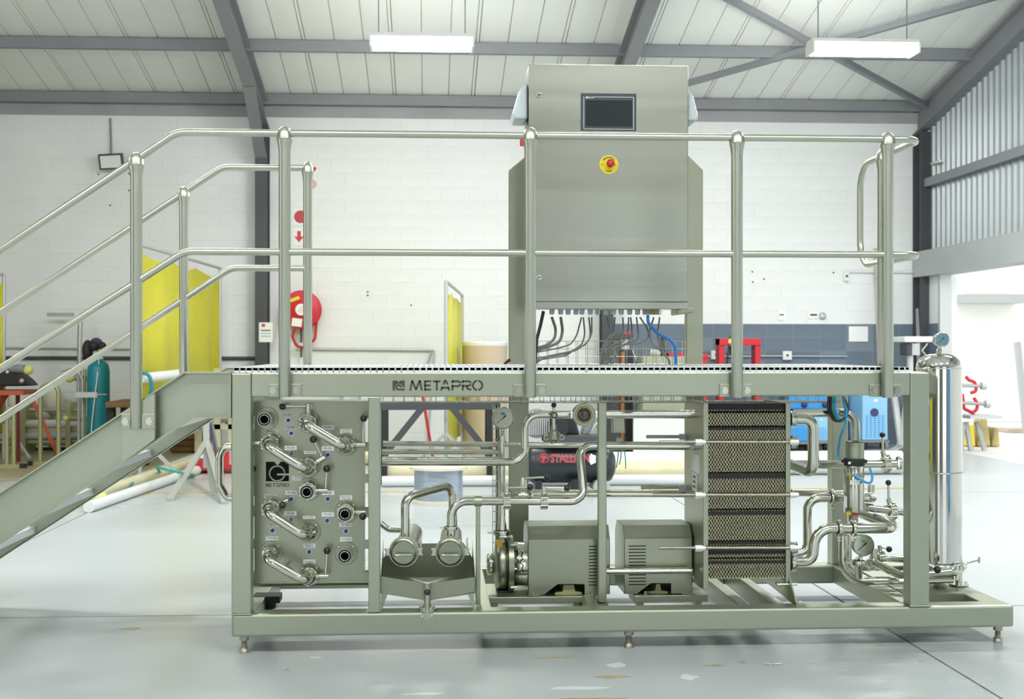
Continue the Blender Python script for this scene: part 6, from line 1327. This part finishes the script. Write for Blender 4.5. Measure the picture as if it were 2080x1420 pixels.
# pillar drill and green cabinet seen below the control cabinet
Yp = 9.6; t = thing('pillar_drill', P(1268, 905, Yp) * V((1, 1, 0)), 'black pillar drill with copper-coloured column below the cabinet cables', 'drill')
q = P(1275, 685, Yp); MB().prism([P(1242, 683, Yp), P(1252, 676, Yp), P(1280, 671, Yp), P(1286, 676, Yp), P(1287, 686, Yp), P(1260, 692, Yp), P(1246, 694, Yp)], (0, .35, 0)).build('belt_cover', 'steel_dark', t, bevel=.015); a_ = P(1275, 676, Yp - .005); MB().box(a_, (S(15, Yp), .006, S(6, Yp)), R=Matrix.Rotation(-.06, 3, 'Y')).build('badge', 'sign_red', t)
MB().lathe((P(1258, 0, Yp).x, Yp + .2, 0), (0, 0, 1), [(0, .2), (.03, .2), (.9, .2), (1.22, .22), (1.36, .14)], 28).build('drum_body', 'steel_dark', t)
MB().cyl((P(1264, 0, Yp).x, Yp - .05, 0.04), (P(1264, 0, Yp).x, Yp - .05, P(0, 715, Yp).z), S(5.2, Yp), 16).build('column', 'copper', t); MB().cyl((P(1268, 0, Yp).x, Yp - .1, P(0, 710, Yp).z), (P(1268, 0, Yp).x, Yp - .1, P(0, 690, Yp).z), .05, 14).build('quill', 'frame_pale', t); MB().bar(P(1285, 712, Yp - .1), P(1294, 735, Yp - .1), .014, .014).build('feed_lever', 'frame_pale', t); MB().mm((P(1250, 0, Yp).x, Yp - .3, 0), (P(1282, 0, Yp).x, Yp + .2, .04)).build('base', 'steel_dark', t)
Yg = 9.2; A, B = FL(1305, 930), P(1400, 722, Yg); t = thing('machine_cabinet', (P(1350, 0, Yg).x, Yg, 0), 'pale olive machine cabinet with red lid behind the deck', 'cabinet'); MB().mm((P(1305, 0, Yg).x, Yg, 0), (P(1400, 0, Yg).x, Yg + .5, P(0, 725, Yg).z)).build('case', 'machine_green', t, bevel=.01); MB().mm((P(1362, 0, Yg).x, Yg + .1, P(0, 725, Yg).z), (P(1406, 0, Yg).x, Yg + .5, P(0, 718, Yg).z)).build('lid', 'red', t)
MB().cyl(P(1320, 716, Yg + .2), P(1340, 718, Yg + .2), .05, 16).build('motor', 'grey_plank', t); MB().cyl(P(1345, 705, Yg + .25), P(1351, 705, Yg + .25), .14, 24).build('pulley', 'steel_dark', t)
A = P(1430, 720, 9.6); o = thing('floor_jack', (A.x, 9.6, 0), 'red jack handle post right of the cabinet stand', 'jack'); MB().mm((A.x - .03, 9.57, 0), (A.x + .03, 9.63, P(0, 725, 9.6).z)).build('post', 'red', o); MB().mm((A.x - .05, 9.55, P(0, 727, 9.6).z), (A.x + .05, 9.65, P(0, 720, 9.6).z)).build('cap', 'red', o); MB().mm((A.x - .15, 9.4, 0), (A.x + .15, 9.8, .04)).build('base', 'red_dull', o)
# red hydraulic press
Yr = 10.3; xa, xb = P(1461, 0, Yr).x, P(1545, 0, Yr).x; zt_ = P(0, 687, Yr).z; t = thing('hydraulic_press', ((xa + xb) / 2, Yr, 0), 'red H-frame hydraulic press against the blue dado', 'press'); w = S(11, Yr)
for x in (xa, xb - w): MB().mm((x, Yr, 0), (x + w, Yr + .2, zt_)).build('side_column', 'red', t)
MB().mm((xa, Yr - .02, zt_ - S(14, Yr)), (xb, Yr + .22, zt_)).build('head_beam', 'red', t, bevel=.006); MB().mm((xa, Yr - .03, P(0, 752, Yr).z), (xb, Yr + .23, P(0, 741, Yr).z)).build('bed_beam', 'steel_dark', t); MB().cyl(P(1490, 703, Yr + .1), P(1490, 722, Yr + .1), .05, 14).build('ram', 'steel_dark', t); MB().tube([P(1480, 690, Yr), P(1487, 678, Yr), P(1495, 690, Yr)], .012, .04, 8).build('lifting_eye', 'steel_dark', t); MB().tube([P(1481, 700, Yr - .02), P(1478, 725, Yr - .02), P(1476, 745, Yr - .02)], .01, .1, 6).build('hose', 'black_matt', t); MB().cyl(P(1484, 693, Yr - .02), P(1484, 693, Yr - .03), .03, 12).build('badge', 'yellow_pale', t)
for x in (xa, xb - w): MB().mm((x - .03, Yr - .2, 0), (x + w + .03, Yr + .4, .05)).build('foot', 'red', t)
# drill press by the doorway
Yq = 9.4; t = thing('pillar_drill', P(1858, 0, Yq) * V((1, 1, 0)), 'grey pillar drill with pale head left of the filter housing', 'drill'); MB().mm(P(1838, 695, Yq), P(1880, 684, Yq + .4)).build('belt_cover', 'plastic_white', t, bevel=.012); MB().mm(P(1842, 722, Yq + .05), P(1858, 697, Yq + .3)).build('motor', 'steel_dark', t, bevel=.02); MB().cyl((P(1864, 0, Yq).x, Yq + .1, P(0, 722, Yq).z), (P(1864, 0, Yq).x, Yq + .1, P(0, 697, Yq).z), .07, 16).build('head', 'frame_pale', t); MB().cyl((P(1858, 0, Yq).x, Yq + .15, 0), (P(1858, 0, Yq).x, Yq + .15, P(0, 700, Yq).z), .04, 14).build('column', 'frame_pale', t)
for a, b in (((1873, 712), (1884, 698)), ((1873, 712), (1881, 722))): MB().cyl(P(*a, Yq), P(*b, Yq), .008, 8).build('feed_lever', 'frame_pale', t)
MB().mm((P(1858, 0, Yq).x - .18, Yq - .2, 0), (P(1858, 0, Yq).x + .18, Yq + .3, .05)).build('base', 'steel_grey', t)
# blue welding machines
def welder(x0, x1, yt, Y, label, m='welder_face', fan=None):
    a, b = P(x0, 0, Y), P(x1, 0, Y); zt_ = P(0, yt, Y).z; zb_ = .12; t = thing('welding_machine', ((a.x + b.x) / 2, Y, 0), label, 'welding machine', 'blue welding machines'); cs = MB().mm((a.x, Y, zb_), (b.x, Y + .5, zt_)).build('case', m, t, bevel=.012)
    MB().mm((a.x - .02, Y - .02, zb_ - .03), (b.x + .02, Y + .52, zb_)).build('base', 'steel_grey', t); w = (b.x - a.x); h = zt_ - zb_
    for c_ in range(5):
        for r_ in range(10): 
            x = a.x + w * (.12 + .16 * c_); z = zb_ + h * (.06 + .048 * r_); MB().mm((x, Y - .003, z), (x + w * .10, Y, z + h * .022)).build('louvre', 'welder_blue', cs)
    if fan: q = P(*fan, Y); MB().cyl(q, q + V((0, -.006, 0)), S(8.8, Y), 24).build('fan_grille', 'purple', cs)
    for s in (.15, .85): x = a.x + w * s; MB().cyl((x - .02, Y + .05, .05), (x + .02, Y + .05, .05), .05, 16).build('wheel', 'black_matt', t)
    MB().mm((a.x + w * .45, Y - .003, zt_ - h * .2), (a.x + w * .6, Y, zt_ - h * .15)).build('badge', 'label_white', cs)
    return t
welder(1752, 1803, 800, 10.2, 'pale blue welding machine with round fan left of the right post', fan=(1776, 838)); welder(1652, 1683, 848, 10.1, 'pale blue welding machine low behind the return bend'); welder(1606, 1648, 850, 10.0, 'blue welding machine directly right of the plate pack', 'welder_blue')
t = thing('welding_machine', P(1650, 0, 10.5) * V((1, 1, 0)), 'long blue welding machine on top of the others', 'welding machine', 'blue welding machines'); MB().mm(P(1602, 832, 10.62), P(1706, 800, 10.95)).build('case', 'welder_blue', t, bevel=.02); MB().mm(P(1612, 905, 10.65) * V((1, 1, 0)), P(1696, 832, 10.95)).build('stand', 'steel_dark', t)
for px in (1634, 1676): MB().sphere(P(px, 822, 10.6), .04, 12, 8).build('terminal', 'purple', t)
# tall pale folding A-frame beside the welder
t = thing('step_frame', P(1822, 0, 9.6) * V((1, 1, 0)), 'pale A-shaped frame between the welder and the right post', 'frame')
for a, b in (((1816, 800), (1830, 905)), ((1846, 800), (1828, 905)), ((1838, 900), (1800, 950))): A, B = P(*a, 9.6), P(*b, 9.5); B.z = max(B.z, 0); MB().bar(A, B, .08, .03).build('frame_leg', 'frame_pale', t)
# dark steel plate stored behind the pumps and pale blue board
A, B = FL(1272, 925), FL(1385, 925); o = MB().mm((A.x, 9.0, 0), (B.x, 9.05, P(0, 838, 9.0).z)).build('steel_sheet', 'galv_deck'); tag(o, 'leaning galvanised sheet behind the terminal box', 'sheet')
# ================================================================ OUTSIDE THE DOORWAY
Yo = 10.0; q = FL(1980, 905); t = thing('work_table', (P(1975, 0, Yo).x, Yo, 0), 'washed-out steel table outside the doorway', 'table'); zt_ = P(0, 848, Yo).z; xa, xb = P(1950, 0, Yo).x, P(1998, 0, Yo).x
MB().mm((xa, Yo - .3, zt_ - .04), (xb + .1, Yo + .4, zt_)).build('top', 'frame_pale', t)
for a, b in (((1962, 858), (1972, 935)), ((1984, 858), (2000, 930)), ((1956, 858), (1952, 930))): A, B = P(*a, Yo), P(*b, Yo); B.z = 0; MB().bar(A, B, .05, .05).build('leg', 'grey_plank', t)
for k, pth in enumerate((((1955, 800), (1958, 830), (1975, 838), (1978, 845)), ((1962, 765), (1968, 772), (1980, 776), (1984, 795), (1972, 798)), ((1978, 808), (1986, 820), (1984, 832), (1976, 838)))):
    o = MB().tube([P(a, b, Yo) for a, b in pth] + ([P(pth[-1][0], 848, Yo)] if k == 2 else []), .022, .04, 8).build('pipe_clamp', 'red'); tag(o, ['lowest red pipe clamp on the outdoor table', 'highest red pipe clamp at the outdoor table', 'right red pipe clamp on the outdoor table'][k], 'clamp', 'red clamps outside'); 
for k, (a, b) in enumerate((((1955, 783), (2002, 784)), ((1952, 818), (2010, 821)))):
    o = MB().cyl(P(*a, Yo), P(*b, Yo), .025, 10).build('steel_bar', 'grey_plank'); tag(o, 'grey bar held in the red clamps, %s' % ('upper' if k == 0 else 'lower'), 'bar', 'bars outside'); o['org'] = tuple(o.location); MB().cyl(P(*b, Yo) + V((-.06, 0, 0)), P(*b, Yo), .05, 12).build('coupling', 'frame_pale', o)
for k, (px, py, w) in enumerate(((1974, 880, 9), (2000, 872, 14), (2024, 886, 9))):
    q = P(px, py, 10.6); h = S(28 if k == 1 else 18, 10.6); o = MB(); b_ = FL(px, 905); o.prism([(q.x - S(w, 10.6), 10.6, 0), (q.x + S(w, 10.6), 10.6, 0), (q.x + .03, 10.6, q.z + h), (q.x - .03, 10.6, q.z + h)], (0, .25, 0)); o = o.build('yellow_wedge', 'line_yellow' if k else 'estop_yellow', bevel=.02); tag(o, ['left', 'tall middle', 'right'][k] + ' yellow wedge beyond the outdoor table', 'wedge', 'yellow wedges outside')
o = MB().mm(P(1963, 615, 15.5), P(2062, 600, 15.98)).build('wall_shelf', 'grey_plank'); tag(o, 'grey shelf on the outdoor wall', 'shelf')
o = MB().bar(P(2066, 695, 13.0), P(2085, 760, 13.0) * V((1, 1, 0)), .08, .08).build('outdoor_post', 'grey_plank'); tag(o, 'leaning grey post outside at the right edge', 'post')
o = MB().mm(P(2048, 890, 13.2) * V((1, 1, 0)), P(2070, 868, 13.6)).build('clay_block', 'cardboard'); tag(o, 'brown block on the ground outside at the right', 'block')
# swarf on the floor in front of the skid
for k, (px, py) in enumerate(((1553, 1349), (1112, 1304), (577, 1360), (1500, 1345))):
    a = FL(px, py, .004); pts = [a + V((.012 * i, .006 * math.sin(i * 2.1), .003 * (i % 2))) for i in range(7 if k == 0 else 3)]; o = MB().tube(pts, .002, 0, 5).build('metal_swarf', 'chrome'); tag(o, ['long curl of metal swarf on the floor right of centre', 'bit of swarf under the base beam', 'crumb of swarf at the front left of the floor', 'bit of swarf beside the long curl'][k], 'swarf', 'metal swarf on the floor')

# a shop curtain and an added blue locker beside the camera, seen only as reflections in the polished steel
screen('welding_screen', (-4.2, -4.2, 0), (-3.2, -1.9, 0), 2.1, .2, 'curtain', 'yellow welding curtain outside the frame, left of the camera')
t = thing('reflection_locker', (4.9, -4.3, 0), 'blue locker added outside the frame for its reflection, right of the camera', 'locker'); MB().mm((4.5, -4.6, .06), (5.3, -4.0, 2.0)).build('case', 'welder_blue', t, bevel=.01)
for x in (4.52, 4.91): d = MB().mm((x, -4.62, .1), (x + .37, -4.6, 1.96)).build('locker_door', 'welder_blue', t, bevel=.004); MB().mm((x + .3, -4.64, 1.0), (x + .33, -4.62, 1.15)).build('handle', 'chrome', d)
MB().mm((4.52, -4.58, 0), (5.28, -4.02, .06)).build('plinth', 'steel_dark', t)
